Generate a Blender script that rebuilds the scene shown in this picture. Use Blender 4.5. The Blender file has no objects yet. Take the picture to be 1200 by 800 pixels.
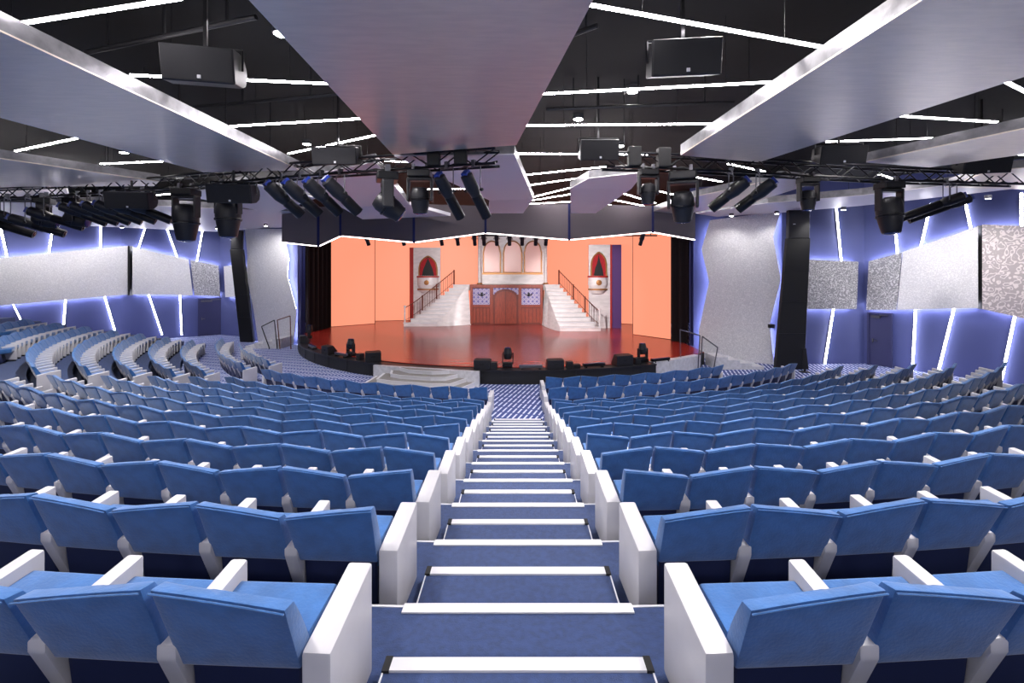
import bpy, bmesh, math, random
from mathutils import Vector, Matrix
random.seed(7)
C = bpy.context.scene.collection
PI = math.pi
ZC = 4.07; F = 533.0; HX = 607.0; HY = 318.0
def U(px, py, d):                      # point seen at a place of the photo, d metres in front
    return Vector(((px-HX)*d/F, d, ZC-(py-HY)*d/F))
def UH(px, py, h):                     # same, at height h above the eye
    d = F*h/(HY-py); return Vector(((px-HX)*d/F, d, ZC+h))
# ------------------------------------------------------------ materials
def lin(c):
    r = []
    for v in c:
        v = v/255.0
        r.append(v/12.92 if v <= .04045 else ((v+.055)/1.055)**2.4)
    return (*r, 1)
MATS = {}
def mat(name, col, rough=.6, metal=0, emit=None, es=1, noise=0, nscale=20, bump=0, bscale=40, sheen=0, stretch=None, col2=None, spec=None):
    if name in MATS: return MATS[name]
    m = bpy.data.materials.new(name); m.use_nodes = True
    nt = m.node_tree; b = nt.nodes['Principled BSDF']
    b.inputs['Base Color'].default_value = lin(col); b.inputs['Roughness'].default_value = rough; b.inputs['Metallic'].default_value = metal
    if sheen: b.inputs['Sheen Weight'].default_value = sheen
    if spec is not None: b.inputs['Specular IOR Level'].default_value = spec
    if emit is not None:
        b.inputs['Emission Color'].default_value = lin(emit); b.inputs['Emission Strength'].default_value = es
    def coords(sc):
        tc = nt.nodes.new('ShaderNodeTexCoord'); mp = nt.nodes.new('ShaderNodeMapping')
        nt.links.new(tc.outputs['Object'], mp.inputs['Vector'])
        if stretch: mp.inputs['Scale'].default_value = stretch
        n = nt.nodes.new('ShaderNodeTexNoise'); n.inputs['Scale'].default_value = sc; n.inputs['Detail'].default_value = 4
        nt.links.new(mp.outputs[0], n.inputs['Vector']); return n
    if noise or col2:
        n = coords(nscale); r = nt.nodes.new('ShaderNodeValToRGB')
        c1 = lin(col); c2 = lin(col2) if col2 else tuple(min(1, v*(1-noise)) for v in c1[:3])+(1,)
        r.color_ramp.elements[0].position = .35; r.color_ramp.elements[1].position = .65
        r.color_ramp.elements[0].color = c2; r.color_ramp.elements[1].color = c1
        nt.links.new(n.outputs[0], r.inputs[0]); nt.links.new(r.outputs[0], b.inputs['Base Color'])
    if bump:
        n = coords(bscale); bp = nt.nodes.new('ShaderNodeBump'); bp.inputs['Strength'].default_value = bump; bp.inputs['Distance'].default_value = .02
        nt.links.new(n.outputs[0], bp.inputs['Height']); nt.links.new(bp.outputs[0], b.inputs['Normal'])
    MATS[name] = m; return m
def worm(name, c1, c2, scale, metal=.1, rough=.5):   # scribbled metallic wall covering
    m = bpy.data.materials.new(name); m.use_nodes = True; nt = m.node_tree; b = nt.nodes['Principled BSDF']
    tc = nt.nodes.new('ShaderNodeTexCoord'); n = nt.nodes.new('ShaderNodeTexNoise'); n.inputs['Scale'].default_value = scale; n.inputs['Detail'].default_value = 1.5
    nt.links.new(tc.outputs['Object'], n.inputs['Vector'])
    a = nt.nodes.new('ShaderNodeMath'); a.operation = 'MULTIPLY'; a.inputs[1].default_value = 34; nt.links.new(n.outputs[0], a.inputs[0])
    s = nt.nodes.new('ShaderNodeMath'); s.operation = 'SINE'; nt.links.new(a.outputs[0], s.inputs[0])
    r = nt.nodes.new('ShaderNodeValToRGB'); r.color_ramp.elements[0].position = .1; r.color_ramp.elements[1].position = .9
    r.color_ramp.elements[0].color = lin(c2); r.color_ramp.elements[1].color = lin(c1)
    nt.links.new(s.outputs[0], r.inputs[0]); nt.links.new(r.outputs[0], b.inputs['Base Color'])
    bp = nt.nodes.new('ShaderNodeBump'); bp.inputs['Strength'].default_value = .2; bp.inputs['Distance'].default_value = .006
    nt.links.new(s.outputs[0], bp.inputs['Height']); nt.links.new(bp.outputs[0], b.inputs['Normal'])
    b.inputs['Metallic'].default_value = metal; b.inputs['Roughness'].default_value = rough
    return m
FABRIC = mat('seat_fabric', (50,106,172), .8, noise=.25, nscale=9, sheen=.3, bump=.15, bscale=60)
SHELL = mat('seat_shell', (30,38,74), .5)
WHITE = mat('satin_white', (198,197,203), .35, noise=.05, nscale=6)
FOOT = mat('black_rubber', (14,14,18), .7)
BLACK = mat('stage_black', (16,16,19), .55)
BLACKM = mat('black_metal', (24,24,28), .35, .4)
GREYM = mat('grey_metal', (105,105,112), .35, .8)
DARKG = mat('dark_grey_body', (32,32,37), .42, .2)
GRILLE = mat('grille', (30,30,34), .8, bump=.5, bscale=300)
LENS = mat('lens_glass', (40,60,120), .08, .2)
REDGL = mat('red_glass', (46,20,18), .2)
BLUEK = mat('blue_filter', (30,52,140), .3)
DECK = mat('ceiling_black', (4,3,5), .85, noise=.5, nscale=.8)
SILVER = mat('brushed_silver', (236,224,210), .34, .55, noise=.08, nscale=3, stretch=(1,6,1), bump=.08, bscale=14)
SILVERE = mat('foil_silver', (150,149,154), .3, .6, noise=.35, nscale=5, bump=.5, bscale=4)
PALE = mat('pale_ceiling', (226,222,226), .45, .15)
WALLB = mat('blue_wall', (74,82,136), .6, noise=.08, nscale=.5)
WALLD = mat('dark_blue_wall', (48,50,92), .6)
VAL = mat('valance_grey', (98,88,92), .55)
LED = mat('led_white', (255,255,255), .5, emit=(255,248,252), es=60)
LEDW = mat('led_wall_bar', (255,255,255), .5, emit=(252,250,255), es=30)
LEDH = mat('led_halo', (255,255,255), .5, emit=(235,236,255), es=40)
LEDV = mat('led_valance', (255,255,255), .5, emit=(255,242,240), es=6)
TREADG = mat('tread_grey', (138,134,132), .7)
PANW = worm('scribble_silver', (240,238,240), (222,220,223), 7.0)
PANG = worm('scribble_grey', (216,214,216), (150,148,152), 6.0)
PANP = worm('scribble_blush', (232,222,222), (182,172,174), 4.2)
SCREEN = mat('led_screen', (60,30,20), .5, emit=(255,152,120), es=1.08)
STAGEF = mat('stage_floor', (176,52,42), .22, noise=.35, nscale=1.2, stretch=(1,3,1), spec=.6)
MARBLE = mat('marble', (236,230,230), .35, noise=.16, nscale=2.2, stretch=(1,1,3))
MARBG = mat('grey_marble', (208,208,214), .35, noise=.2, nscale=8)
WOOD = mat('red_wood', (150,58,34), .45, noise=.35, nscale=6, stretch=(4,1,.6))
WOODD = mat('dark_wood', (112,40,26), .5, noise=.3, nscale=6, stretch=(4,1,.6))
GOLD = mat('gold_frame', (176,122,70), .4, .4)
BRONZE = mat('bronze_rail', (112,58,44), .45, .4)
REDC = mat('red_curtain', (190,18,34), .7, noise=.4, nscale=14, stretch=(3,1,.5))
DARKC = mat('dark_curtain', (24,8,12), .85, noise=.5, nscale=3, stretch=(6,6,.2))
BLUEC = mat('blue_curtain', (22,30,92), .8, noise=.4, nscale=3, stretch=(6,6,.2))
REDW = mat('red_paint', (178,44,38), .5)
PURP = mat('purple_flat', (92,58,120), .6)
GLOW = mat('window_pane', (240,190,180), .3, emit=(255,172,160), es=.1)
CARPET = mat('carpet_blue', (42,64,112), .95, noise=.3, nscale=26, sheen=.2, bump=.3, bscale=220)
NOSE = mat('nosing_white', (222,222,228), .5)
def carpet_stripes():
    m = bpy.data.materials.new('striped_carpet'); m.use_nodes = True; nt = m.node_tree; b = nt.nodes['Principled BSDF']; L = nt.links.new
    tc = nt.nodes.new('ShaderNodeTexCoord'); sx = nt.nodes.new('ShaderNodeSeparateXYZ'); L(tc.outputs['Object'], sx.inputs[0])
    def M(op, a, bb):
        n = nt.nodes.new('ShaderNodeMath'); n.operation = op
        for i, v in enumerate((a, bb)):
            if v is None: continue
            if isinstance(v, (int, float)): n.inputs[i].default_value = v
            else: L(v, n.inputs[i])
        return n.outputs[0]
    u = M('SUBTRACT', M('MULTIPLY', sx.outputs[0], .956), M('MULTIPLY', sx.outputs[1], .294))
    v = M('ADD', M('MULTIPLY', sx.outputs[0], .294), M('MULTIPLY', sx.outputs[1], .956))
    st = M('LESS_THAN', M('FRACT', M('DIVIDE', u, .155), None), .33)
    ds = M('LESS_THAN', M('FRACT', M('DIVIDE', v, .5), None), .82)
    k = M('MULTIPLY', st, ds)
    mx = nt.nodes.new('ShaderNodeMix'); mx.data_type = 'RGBA'
    mx.inputs[6].default_value = lin((60,76,136)); mx.inputs[7].default_value = lin((206,212,238)); L(k, mx.inputs[0])
    L(mx.outputs[2], b.inputs['Base Color']); b.inputs['Roughness'].default_value = .95
    return m
CARPETS = carpet_stripes()
def tile_mat():
    m = bpy.data.materials.new('damask_tile'); m.use_nodes = True; nt = m.node_tree; b = nt.nodes['Principled BSDF']; L = nt.links.new
    tc = nt.nodes.new('ShaderNodeTexCoord'); vo = nt.nodes.new('ShaderNodeTexVoronoi'); vo.inputs['Scale'].default_value = 3.6; vo.inputs['Randomness'].default_value = 0
    mp = nt.nodes.new('ShaderNodeMapping'); mp.inputs['Scale'].default_value = (1,0,1); L(tc.outputs['Object'], mp.inputs['Vector']); L(mp.outputs[0], vo.inputs['Vector']); r = nt.nodes.new('ShaderNodeValToRGB'); cr = r.color_ramp
    cr.interpolation = 'CONSTANT'
    cr.elements[0].color = lin((78,72,140)); cr.elements[1].position = .14; cr.elements[1].color = lin((206,196,214))
    for p, c in ((.24,(86,80,150)),(.36,(210,200,216)),(.46,(96,88,156))):
        e = cr.elements.new(p); e.color = lin(c)
    L(vo.outputs[0], r.inputs[0]); L(r.outputs[0], b.inputs['Base Color']); b.inputs['Roughness'].default_value = .5
    return m
TILE = tile_mat()
# ------------------------------------------------------------ mesh helpers
def nb(): return bmesh.new()
def hexa(bm, p):                        # 8 points: bottom 4 ccw, top 4 ccw
    v = [bm.verts.new(q) for q in p]
    for f in ((3,2,1,0),(4,5,6,7),(0,1,5,4),(1,2,6,5),(2,3,7,6),(3,0,4,7)): bm.faces.new([v[i] for i in f])
    return v
def box(bm, x0, x1, y0, y1, z0, z1):
    return hexa(bm, [(x0,y0,z0),(x1,y0,z0),(x1,y1,z0),(x0,y1,z0),(x0,y0,z1),(x1,y0,z1),(x1,y1,z1),(x0,y1,z1)])
def prism(bm, bot, top):                # matching rings
    a = [bm.verts.new(q) for q in bot]; b = [bm.verts.new(q) for q in top]; n = len(a)
    bm.faces.new(a[::-1]); bm.faces.new(b)
    for i in range(n): bm.faces.new([a[i], a[(i+1)%n], b[(i+1)%n], b[i]])
def profx(bm, pts, x0, x1):             # (y,z) outline pushed along x
    prism(bm, [(x0,y,z) for y, z in pts], [(x1,y,z) for y, z in pts])
def plan(bm, pts, z0, z1):
    prism(bm, [(x,y,z0) for x, y in pts], [(x,y,z1) for x, y in pts])
def bar(bm, a, b, w, h=None, n=4):      # bar or tube between two points
    a = Vector(a); b = Vector(b); d = (b-a).normalized(); h = h or w
    up = Vector((0,0,1)) if abs(d.z) < .95 else Vector((0,1,0))
    s = d.cross(up).normalized(); t = s.cross(d)
    if n == 4: o = [s*w/2+t*h/2, -s*w/2+t*h/2, -s*w/2-t*h/2, s*w/2-t*h/2]
    else: o = [s*math.cos(2*PI*i/n)*w/2+t*math.sin(2*PI*i/n)*h/2 for i in range(n)]
    prism(bm, [a+q for q in o], [b+q for q in o])
def path(bm, pts, w, n=6):
    for i in range(len(pts)-1): bar(bm, pts[i], pts[i+1], w, n=n)
def lathe(bm, prof, n=20, axis='z', M=None):   # closed profile of (r, t)
    rings = []
    for r, t in prof:
        ring = []
        for i in range(n):
            a = 2*PI*i/n; p = Vector((r*math.cos(a), r*math.sin(a), t))
            if axis == 'y': p = Vector((p.x, p.z, p.y))
            if M: p = M @ p
            ring.append(bm.verts.new(p))
        rings.append(ring)
    for k in range(len(rings)-1):
        for i in range(n): bm.faces.new([rings[k][i], rings[k][(i+1)%n], rings[k+1][(i+1)%n], rings[k+1][i]])
    bm.faces.new(rings[0][::-1]); bm.faces.new(rings[-1])
def bev(bm, w, s=2, ang=30):
    bmesh.ops.recalc_face_normals(bm, faces=bm.faces)
    e = [x for x in bm.edges if len(x.link_faces) == 2 and x.calc_face_angle(0) > math.radians(ang)]
    bmesh.ops.bevel(bm, geom=e, offset=w, segments=s, affect='EDGES', profile=.6, clamp_overlap=True)
    return bm
def obj(name, bm, m, parent=None, smooth=False, world=False):
    bmesh.ops.recalc_face_normals(bm, faces=bm.faces)
    me = bpy.data.meshes.new(name); bm.to_mesh(me); bm.free()
    if smooth:
        me.polygons.foreach_set('use_smooth', [True]*len(me.polygons))
        try: me.set_sharp_from_angle(angle=math.radians(38))
        except Exception: pass
    me.materials.append(m); o = bpy.data.objects.new(name, me); C.objects.link(o)
    if parent:
        o.parent = parent
        if world: o.location = -parent.location
    return o
def tag(o, label, cat, group=None, kind=None):
    o['label'] = label; o['category'] = cat
    if group: o['group'] = group
    if kind: o['kind'] = kind
    return o
def thing(name, label, cat, loc=(0,0,0), rotz=0, group=None):
    o = bpy.data.objects.new(name, None); C.objects.link(o); o.location = loc; o.rotation_euler = (0,0,rotz)
    o.empty_display_size = .2
    return tag(o, label, cat, group)
def struct(name, bm, m, parent=None):
    o = obj(name, bm, m, parent)
    if not parent: o['kind'] = 'structure'
    return o
ORD = ['first','second','third','fourth','fifth','sixth','seventh','eighth','ninth','tenth','eleventh','twelfth','thirteenth','fourteenth','fifteenth','sixteenth','seventeenth','eighteenth','nineteenth','twentieth']
for a in ('first','second','third','fourth','fifth','sixth','seventh','eighth','ninth'): ORD.append('twenty-'+a)
ORD.append('thirtieth')
# ------------------------------------------------------------ camera
cam = bpy.data.cameras.new('camera'); co = bpy.data.objects.new('camera', cam); C.objects.link(co)
co.location = (0,0,ZC); co.rotation_euler = (PI/2,0,0)
cam.sensor_width = 36; cam.lens = F/1200*36; cam.shift_x = -7/1200; cam.shift_y = -82/1200; cam.clip_start = .05; cam.clip_end = 200
sc = bpy.context.scene; sc.camera = co
sc.view_settings.view_transform = 'Standard'; sc.view_settings.look = 'None'; sc.view_settings.gamma = 1; sc.view_settings.exposure = 0; sc.view_settings.use_curve_mapping = False
w = bpy.data.worlds.new('world'); sc.world = w; w.use_nodes = True
w.node_tree.nodes['Background'].inputs[0].default_value = (.6,.62,.75,1); w.node_tree.nodes['Background'].inputs[1].default_value = .02
# ------------------------------------------------------------ room shell
CY = 29.0                               # centre of the curved rows
def Ze(k): return 2.71+k                # far edge of level k
def Lv(k): return max(0, .207*(10-k))   # height of level k
WL = [(-12.4,25.6),(-15.6,26.8),(-16.6,28.2),(-19.2,29.3),(-23.2,26.6),(-26.2,22.5),(-27.5,10),(-27.5,-4)]
WR = [(8.3,22.0),(11.6,20.0),(15.3,20.1),(18.3,15.8),(20.5,10),(21,-4)]
def wall_run(name, pts, m, side, z1=8.1):
    for i in range(len(pts)-1):
        a = Vector((*pts[i],0)); b = Vector((*pts[i+1],0)); d = (b-a).normalized(); n = Vector((-d.y,d.x,0))*.2*side
        bm = nb(); plan(bm, [(a.x,a.y),(b.x,b.y),((b+n).x,(b+n).y),((a+n).x,(a+n).y)], -.2, z1)
        struct(name, bm, m)
wall_run('wall_left', WL, WALLB, -1); wall_run('wall_right', WR, WALLB, 1)
bm = nb(); box(bm, -27.7,21.2,-4.2,-4,-.2,8.1); struct('wall_back', bm, WALLD)
bm = nb(); box(bm, -20,16,36,36.2,-.2,9); struct('wall_front', bm, BLACK)
bm = nb(); box(bm, -20,-19.8,29.6,36,-.2,9); struct('wall_stage_left', bm, BLACK)
bm = nb(); box(bm, 15.8,16,20.4,36,-.2,9); struct('wall_stage_right', bm, BLACK)
bm = nb(); box(bm, -27.5,21,-4,36,-.2,0); struct('floor', bm, CARPETS)
bm = nb(); box(bm, -27.5,21,-4,36,8.1,8.3); struct('ceiling', bm, DECK)
def inside(x, y):
    for pts, s in ((WL,-1),(WR,1)):
        for i in range(len(pts)-1):
            (x0,y0),(x1,y1) = pts[i], pts[i+1]
            if min(y0,y1) <= y <= max(y0,y1) and abs(y1-y0) > 1.5:
                t = (y-y0)/(y1-y0); xw = x0+(x1-x0)*t
                if s < 0 and x < xw+.15: return False
                if s > 0 and x > xw-.15: return False
    return abs(x) < 26
def arc(r, a0, a1, n):
    return [(r*math.sin(a0+(a1-a0)*i/n), CY-r*math.cos(a0+(a1-a0)*i/n)) for i in range(n+1)]
for k in range(-3, 10):
    ro = CY-Ze(k-1)+(.02 if k > -3 else 0); ri = CY-Ze(k)
    if k == -3: ro = CY+3.9-.3
    lim = []
    for s in (-1, 1):
        a = 0
        while a < math.radians(74):
            if not (inside(s*ro*math.sin(a), CY-ro*math.cos(a)) and inside(s*ri*math.sin(a), CY-ri*math.cos(a))) : break
            if s > 0 and a > math.radians({0:30,1:31,2:32,3:33,4:35,5:37.8,6:39.8,7:40.8,8:42.4,9:43.2}.get(k,29)): break
            a += .01
        lim.append(s*(a-.01))
    bm = nb(); plan(bm, arc(ro, lim[0], lim[1], 64)+arc(ri, lim[1], lim[0], 64), .001, Lv(k)); struct('floor', bm, CARPET)
    # thin pale line along the edge of the level, in the aisle
    e = arc(ri-.004, -.95/ri, .95/ri, 8); e2 = arc(ri+.012, .95/ri, -.95/ri, 8)
    bm = nb(); plan(bm, e+e2, Lv(k)-.012, Lv(k)+.004); struct('trim_%d' % (k+4), bm, NOSE)
# ------------------------------------------------------------ aisle steps
def step_label(i, what): 
    return '%s of the central stairs, %s' % (what, 'the nearest' if i == 0 else ORD[i]+' going down from the nearest')
for k in range(-1, 10):
    y = Ze(k)
    if k >= 0:
        t = thing('stair_nosing', step_label(k, 'wide white edge strip'), 'stair nosing', (0,y,Lv(k)), 0, 'wide landing edge strips')
        bm = nb(); profx(bm, [(-.055,.003),(.012,.003),(.012,-.03),(.018,-.03),(.018,.012),(-.055,.012)], -.68, .68); obj('nosing_strip', bm, NOSE, t)
    z = (Lv(k)+Lv(k+1))/2
    t = thing('aisle_step', step_label(k+1, 'carpeted half step'), 'step', (0,y,Lv(k+1)), 0, 'carpeted half steps of the aisle')
    h = z-Lv(k+1)
    bm = nb(); box(bm, -.635,.635,.02,.5,.003,h); obj('tread', bm, CARPET, t)
    bm = nb(); profx(bm, [(.44,h),(.506,h),(.506,h-.03),(.514,h-.03),(.514,h+.012),(.44,h+.012)], -.61, .61); obj('nosing_strip', bm, NOSE, t)
    for s in (-1,1):
        bm = nb(); box(bm, min(s*.61,s*.645),max(s*.61,s*.645),.435,.52,h-.03,h+.014); obj('end_cap', bm, FOOT, t)
        bm = nb(); box(bm, min(s*.636,s*.644),max(s*.636,s*.644),.022,.44,h-.01,h+.004); obj('side_strip', bm, NOSE, t)
# ------------------------------------------------------------ seats
def backrest_bm(slant):
    bm = nb(); nx, nz = 8, 6; W0, W1 = .254, .265
    def P(i, j, side):
        u = i/nx*2-1; t = j/nz
        ztop = .765+.031*slant*u-.004*(u*u)
        z = .385+(ztop-.385)*t
        x = u*(W0+(W1-W0)*t)
        y = .092-.132*t
        bulge = .012*(1-u*u)*math.sin(PI*min(1,t*1.0))
        return (x, y-.05-bulge-.01*t if side < 0 else y+.055-.042*t*t-.01*(1-u*u), z-(.012*t if side > 0 else 0))
    g = {}
    for s in (-1,1):
        for i in range(nx+1):
            for j in range(nz+1): g[s,i,j] = bm.verts.new(P(i,j,s))
    for i in range(nx):
        for j in range(nz):
            bm.faces.new([g[-1,i,j],g[-1,i+1,j],g[-1,i+1,j+1],g[-1,i,j+1]]); bm.faces.new([g[1,i,j],g[1,i,j+1],g[1,i+1,j+1],g[1,i+1,j]])
    for i in range(nx):
        for j in (0,nz): bm.faces.new([g[-1,i,j],g[1,i,j],g[1,i+1,j],g[-1,i+1,j]])
    for j in range(nz):
        for i in (0,nx): bm.faces.new([g[-1,i,j],g[-1,i,j+1],g[1,i,j+1],g[1,i,j]])
    return bev(bm, .014, 2, 50)
def piping_bm(slant):
    bm = nb(); pts = []
    for i in range(9):
        u = i/8*2-1; z = .765+.031*slant*u-.004*u*u-.013
        pts.append(Vector((u*.264, -.04-.062-.001, z)))
    path(bm, pts, .008, 5); return bm
def cushion_bm():
    bm = nb(); profx(bm, [(.10,.32),(.40,.35),(.415,.38),(.415,.475),(.40,.49),(.14,.465)], -.238, .238); return bev(bm, .018, 2, 20)
def shell_bm():
    bm = nb(); profx(bm, [(.075,.39),(.16,.385),(.22,.06),(.15,.0),(.12,.0)], -.232, .232); return bev(bm, .008, 1)
def arm_bm(w):
    bm = nb(); profx(bm, [(.0,.50),(.0,.44),(.15,.08),(.46,.045),(.46,.56)], -w, w); return bev(bm, .014, 2, 15)
def armfoot_bm():
    bm = nb(); box(bm, -.03,.03,.17,.44,0,.08); return bm
def end_bm():
    bm = nb(); profx(bm, [(.0,.49),(.0,.02),(.46,.02),(.46,.56)], -.06, .06); return bev(bm, .016, 2, 15)
def endfoot_bm():
    bm = nb(); box(bm, -.045,.045,.03,.43,0,.03); return bm
SM = {}
for nm, fn, m in (('b+', lambda: backrest_bm(1), FABRIC),('b-', lambda: backrest_bm(-1), FABRIC),('p+', lambda: piping_bm(1), FABRIC),('p-', lambda: piping_bm(-1), FABRIC),('c', cushion_bm, FABRIC),('s', shell_bm, SHELL),('a', lambda: arm_bm(.042), WHITE),('f', armfoot_bm, FOOT),('e', end_bm, WHITE),('ef', endfoot_bm, FOOT)):
    b = fn(); bmesh.ops.recalc_face_normals(b, faces=b.faces); me = bpy.data.meshes.new('seat_'+nm); b.to_mesh(me); b.free(); me.materials.append(m)
    if nm[0] in 'bce a':
        me.polygons.foreach_set('use_smooth', [True]*len(me.polygons)); me.set_sharp_from_angle(angle=math.radians(45))
    SM[nm] = me
PITCH = .56
seats = []       # dict per seat
def row_r(k, bank):
    if k <= 10: return CY-(Ze(k-1)+.08)
    if k == 11: return CY-13.0
    return CY-(14.25 if bank == 'R' else 13.9)
def add_row(k, bank, sgn, s0, s1):
    r = row_r(k, bank); z = Lv(k); n = int(round((s1-s0-.1)/PITCH))
    seat_list = []
    for j in range(n):
        a = sgn*(s0+.055+PITCH*(j+.5))/r
        seats.append(dict(k=k, bank=bank, j=j, n=n, a=a, r=r, z=z, sgn=sgn))
R_END = {5:36.2,6:38.2,7:39.2,8:40.8,9:41.6,10:41.8,11:39.2,12:29.3}
for k in range(0, 13):
    r = row_r(k, 'L')
    if k < 12: add_row(k, 'L', -1, .80, r*math.radians(32.4))
    r = row_r(k, 'R')
    xlim = 11.9
    ang = math.radians(R_END[k]) if k in R_END else math.asin(xlim/r)
    add_row(k, 'R', 1, .80, r*ang)
    if k >= 4:
        r = row_r(k, 'F'); add_row(k, 'F', -1, r*math.radians(36.9+(1.4 if k >= 10 else 0)), r*math.radians(58 if k == 12 else 67))
def seat_px(s):
    x = s['r']*math.sin(s['a']); y = CY-s['r']*math.cos(s['a'])
    return x, y, HX+x*F/y, HY+(ZC-s['z']-.75)*F/y
vis = []
for s in seats:
    x, y, px, py = seat_px(s); s['pos'] = (x,y)
    if y > .5 and -45*(3/y) < px < 1200+45*(3/y) and py < 860: vis.append(s)
vis.sort(key=lambda s: math.hypot(*s['pos']))
near = vis[:300]; far = vis[300:]
protos = {}
def place_seat(s, first):
    x, y = s['pos']; rz = s['a']   # local +y points at the centre
    sl = '+' if (s['j']+(s['k'] in (1,2,5,7,8,11))*1+(s['bank']=='R' and s['k'] in (0,2,3))*1) % 2 else '-'
    rown = 'nearest' if s['k'] == 0 else ORD[s['k']]+' nearest'
    bank = {'L':'left of the stairs','R':'right of the stairs','F':'of the far left bank'}[s['bank']]
    where = 'next to the aisle' if s['j'] == 0 else ORD[s['j']]+' from the aisle'
    t = thing('theatre_seat', 'blue seat %s, %s row %s' % (where, rown, bank), 'seat', (x,y,s['z']), rz, 'blue theatre seats in curved rows')
    def part(nm, me, parent=t, dx=0):
        o = bpy.data.objects.new(nm, me); C.objects.link(o); o.parent = parent; o.location = (dx,0,0); return o
    bk = part('backrest', SM['b'+sl]); part('piping', SM['p'+sl], bk); part('seat_cushion', SM['c']); part('back_panel', SM['s'])
    # armrest on the side away from the aisle, end panels at both ends of a row
    out = s['sgn']
    if s['j'] == s['n']-1: e = part('end_panel', SM['e'], t, out*(PITCH/2+.015)); part('foot', SM['ef'], e)
    else: e = part('armrest', SM['a'], t, out*PITCH/2); part('foot', SM['f'], e)
    if s['j'] == 0: e = part('end_panel', SM['e'], t, -out*(PITCH/2+.055)); part('foot', SM['ef'], e)
for i, s in enumerate(near): place_seat(s, i == 0)
# the remaining, more distant seats as one object
bmf = nb(); mats = [FABRIC, SHELL, WHITE, FOOT]
verts = []; faces = []; mi = []
def app(me, M, k):
    b = len(verts)
    for v in me.vertices: verts.append(M @ v.co)
    for p in me.polygons: faces.append([b+i for i in p.vertices]); mi.append(k)
for s in far:
    x, y = s['pos']; M = Matrix.Translation((x,y,s['z'])) @ Matrix.Rotation(s['a'],4,'Z')
    sl = '+' if (s['j']+s['k']) % 2 else '-'
    app(SM['b'+sl], M, 0); app(SM['c'], M, 0); app(SM['s'], M, 1)
    o = s['sgn']*PITCH/2; T = M @ Matrix.Translation((o,0,0))
    if s['j'] == s['n']-1: app(SM['e'], T, 2); app(SM['ef'], T, 3)
    else: app(SM['a'], T, 2); app(SM['f'], T, 3)
    if s['j'] == 0: T = M @ Matrix.Translation((-o,0,0)); app(SM['e'], T, 2); app(SM['ef'], T, 3)
me = bpy.data.meshes.new('distant_theatre_seats'); me.from_pydata([tuple(v) for v in verts], [], faces)
for m in mats: me.materials.append(m)
me.polygons.foreach_set('material_index', mi); me.polygons.foreach_set('use_smooth', [True]*len(faces)); me.set_sharp_from_angle(angle=math.radians(45))
o = bpy.data.objects.new('distant_theatre_seats', me); C.objects.link(o)
tag(o, 'more distant rows of blue seats towards the stage and side walls', 'seats', 'blue theatre seats in curved rows', 'stuff')
bmf.free()
# ------------------------------------------------------------ ceiling panels
DZ = 8.1
def rods(parent, pts, z0, name='hanger_rod', z1=DZ, w=.012):
    for x, y in pts:
        bm = nb(); bar(bm, (x,y,z0), (x,y,z1-.001), w, n=6); obj(name, bm, BLACKM, parent, world=True)
def cable(pts, label):
    bm = nb(); path(bm, pts, .02, 5); return tag(obj('cable', bm, FOOT), label, 'cable')
def cpanel(pts, h, th, label, m=SILVER, fold=None, hang=True):
    cx = sum(p[0] for p in pts)/len(pts); cy = sum(p[1] for p in pts)/len(pts); z = ZC+h
    t = thing('ceiling_panel', label, 'ceiling panel', (cx,cy,z), 0, 'floating ceiling panels')
    bm = nb(); plan(bm, pts, z, z+.02); obj('soffit', bm, m, t, world=True)
    bm = nb(); a = [(x,y) for x, y in pts]; n = len(a)
    plan(bm, a, z+.02, z+th); obj('edge_fascia', bm, SILVERE, t, world=True)
    if fold:
        bm = nb(); prism(bm, fold, [Vector(p)+Vector((0,.02,.12)) for p in fold]); obj('folded_soffit', bm, m, t, world=True)
    if hang: rods(t, [((x*.7+cx*.3),(y*.7+cy*.3)) for x, y in pts[:4]], z+th-.01)
def pp(h, *px): return [tuple(UH(a,b,h)[:2]) for a, b in px]
cpanel([(-2.15,-2.5),(-2.57,9.34),(-.03,8.64),(1.65,-2.5)], 2.4, .2, 'broad pinkish silver ceiling panel over the stairs, tapering towards the stage')
cpanel([(-9.3,-2.5),(-7.6,11),(-5.17,10.8),(-5.2,-2.5)], 2.4, .21, 'largest long silver ceiling panel running along the left half')
cpanel([(-12.9,6.4),(-16.5,8.2),(-14.8,12.9),(-10.2,12.8),(-9.6,12.2)], 2.4, .2, 'silver ceiling panel with a bright edge left of the largest left panel')
cpanel([(-21,11),(-15.2,11.4),(-13.4,12.9+.6),(-15,15.2),(-21.5,15.5)], 2.45, .18, 'pale silver ceiling panel at the far left, behind the left lighting truss')
cpanel([(3.85,-2.5),(3.36,9.4),(5.3,10),(8.0,-2.5)], 2.4, .22, 'largest long silver ceiling panel running along the right half')
cpanel([(9.9,4.2),(7.6,10),(9.5,10.5),(10.4,9.3),(13.2,4.2)], 2.4, .2, 'silver ceiling panel with a foil edge right of the largest right panel')
cpanel([(14.6,8.2),(11.3,10.9),(12.2,13),(15.6,13.4),(17.6,9.2)], 2.4, .2, 'silver ceiling panel at the far right, behind the right truss end')
def fold(h0, pts): return [U(a,b,d) for a, b, d in pts]
m1 = pp(2.4, (462,183),(603,181),(625,233),(574,235)); dm = F*2.4/(318-233)
cpanel(m1, 2.4, .2, 'white folded ceiling panel beyond the centre panel, above the middle of the valance', PALE, fold=[U(574,235,15.4),U(625,233,15.05),U(613,250,16.6),U(572,250,16.8)])
cpanel(pp(2.4, (330,212),(440,190),(480,240),(400,243)), 2.4, .2, 'peach tinted folded ceiling panel above the left valance, behind the truss', PALE, fold=[U(400,243,17.05),U(480,240,16.4),U(528,253,17.4),U(425,257,17.6)])
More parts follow.
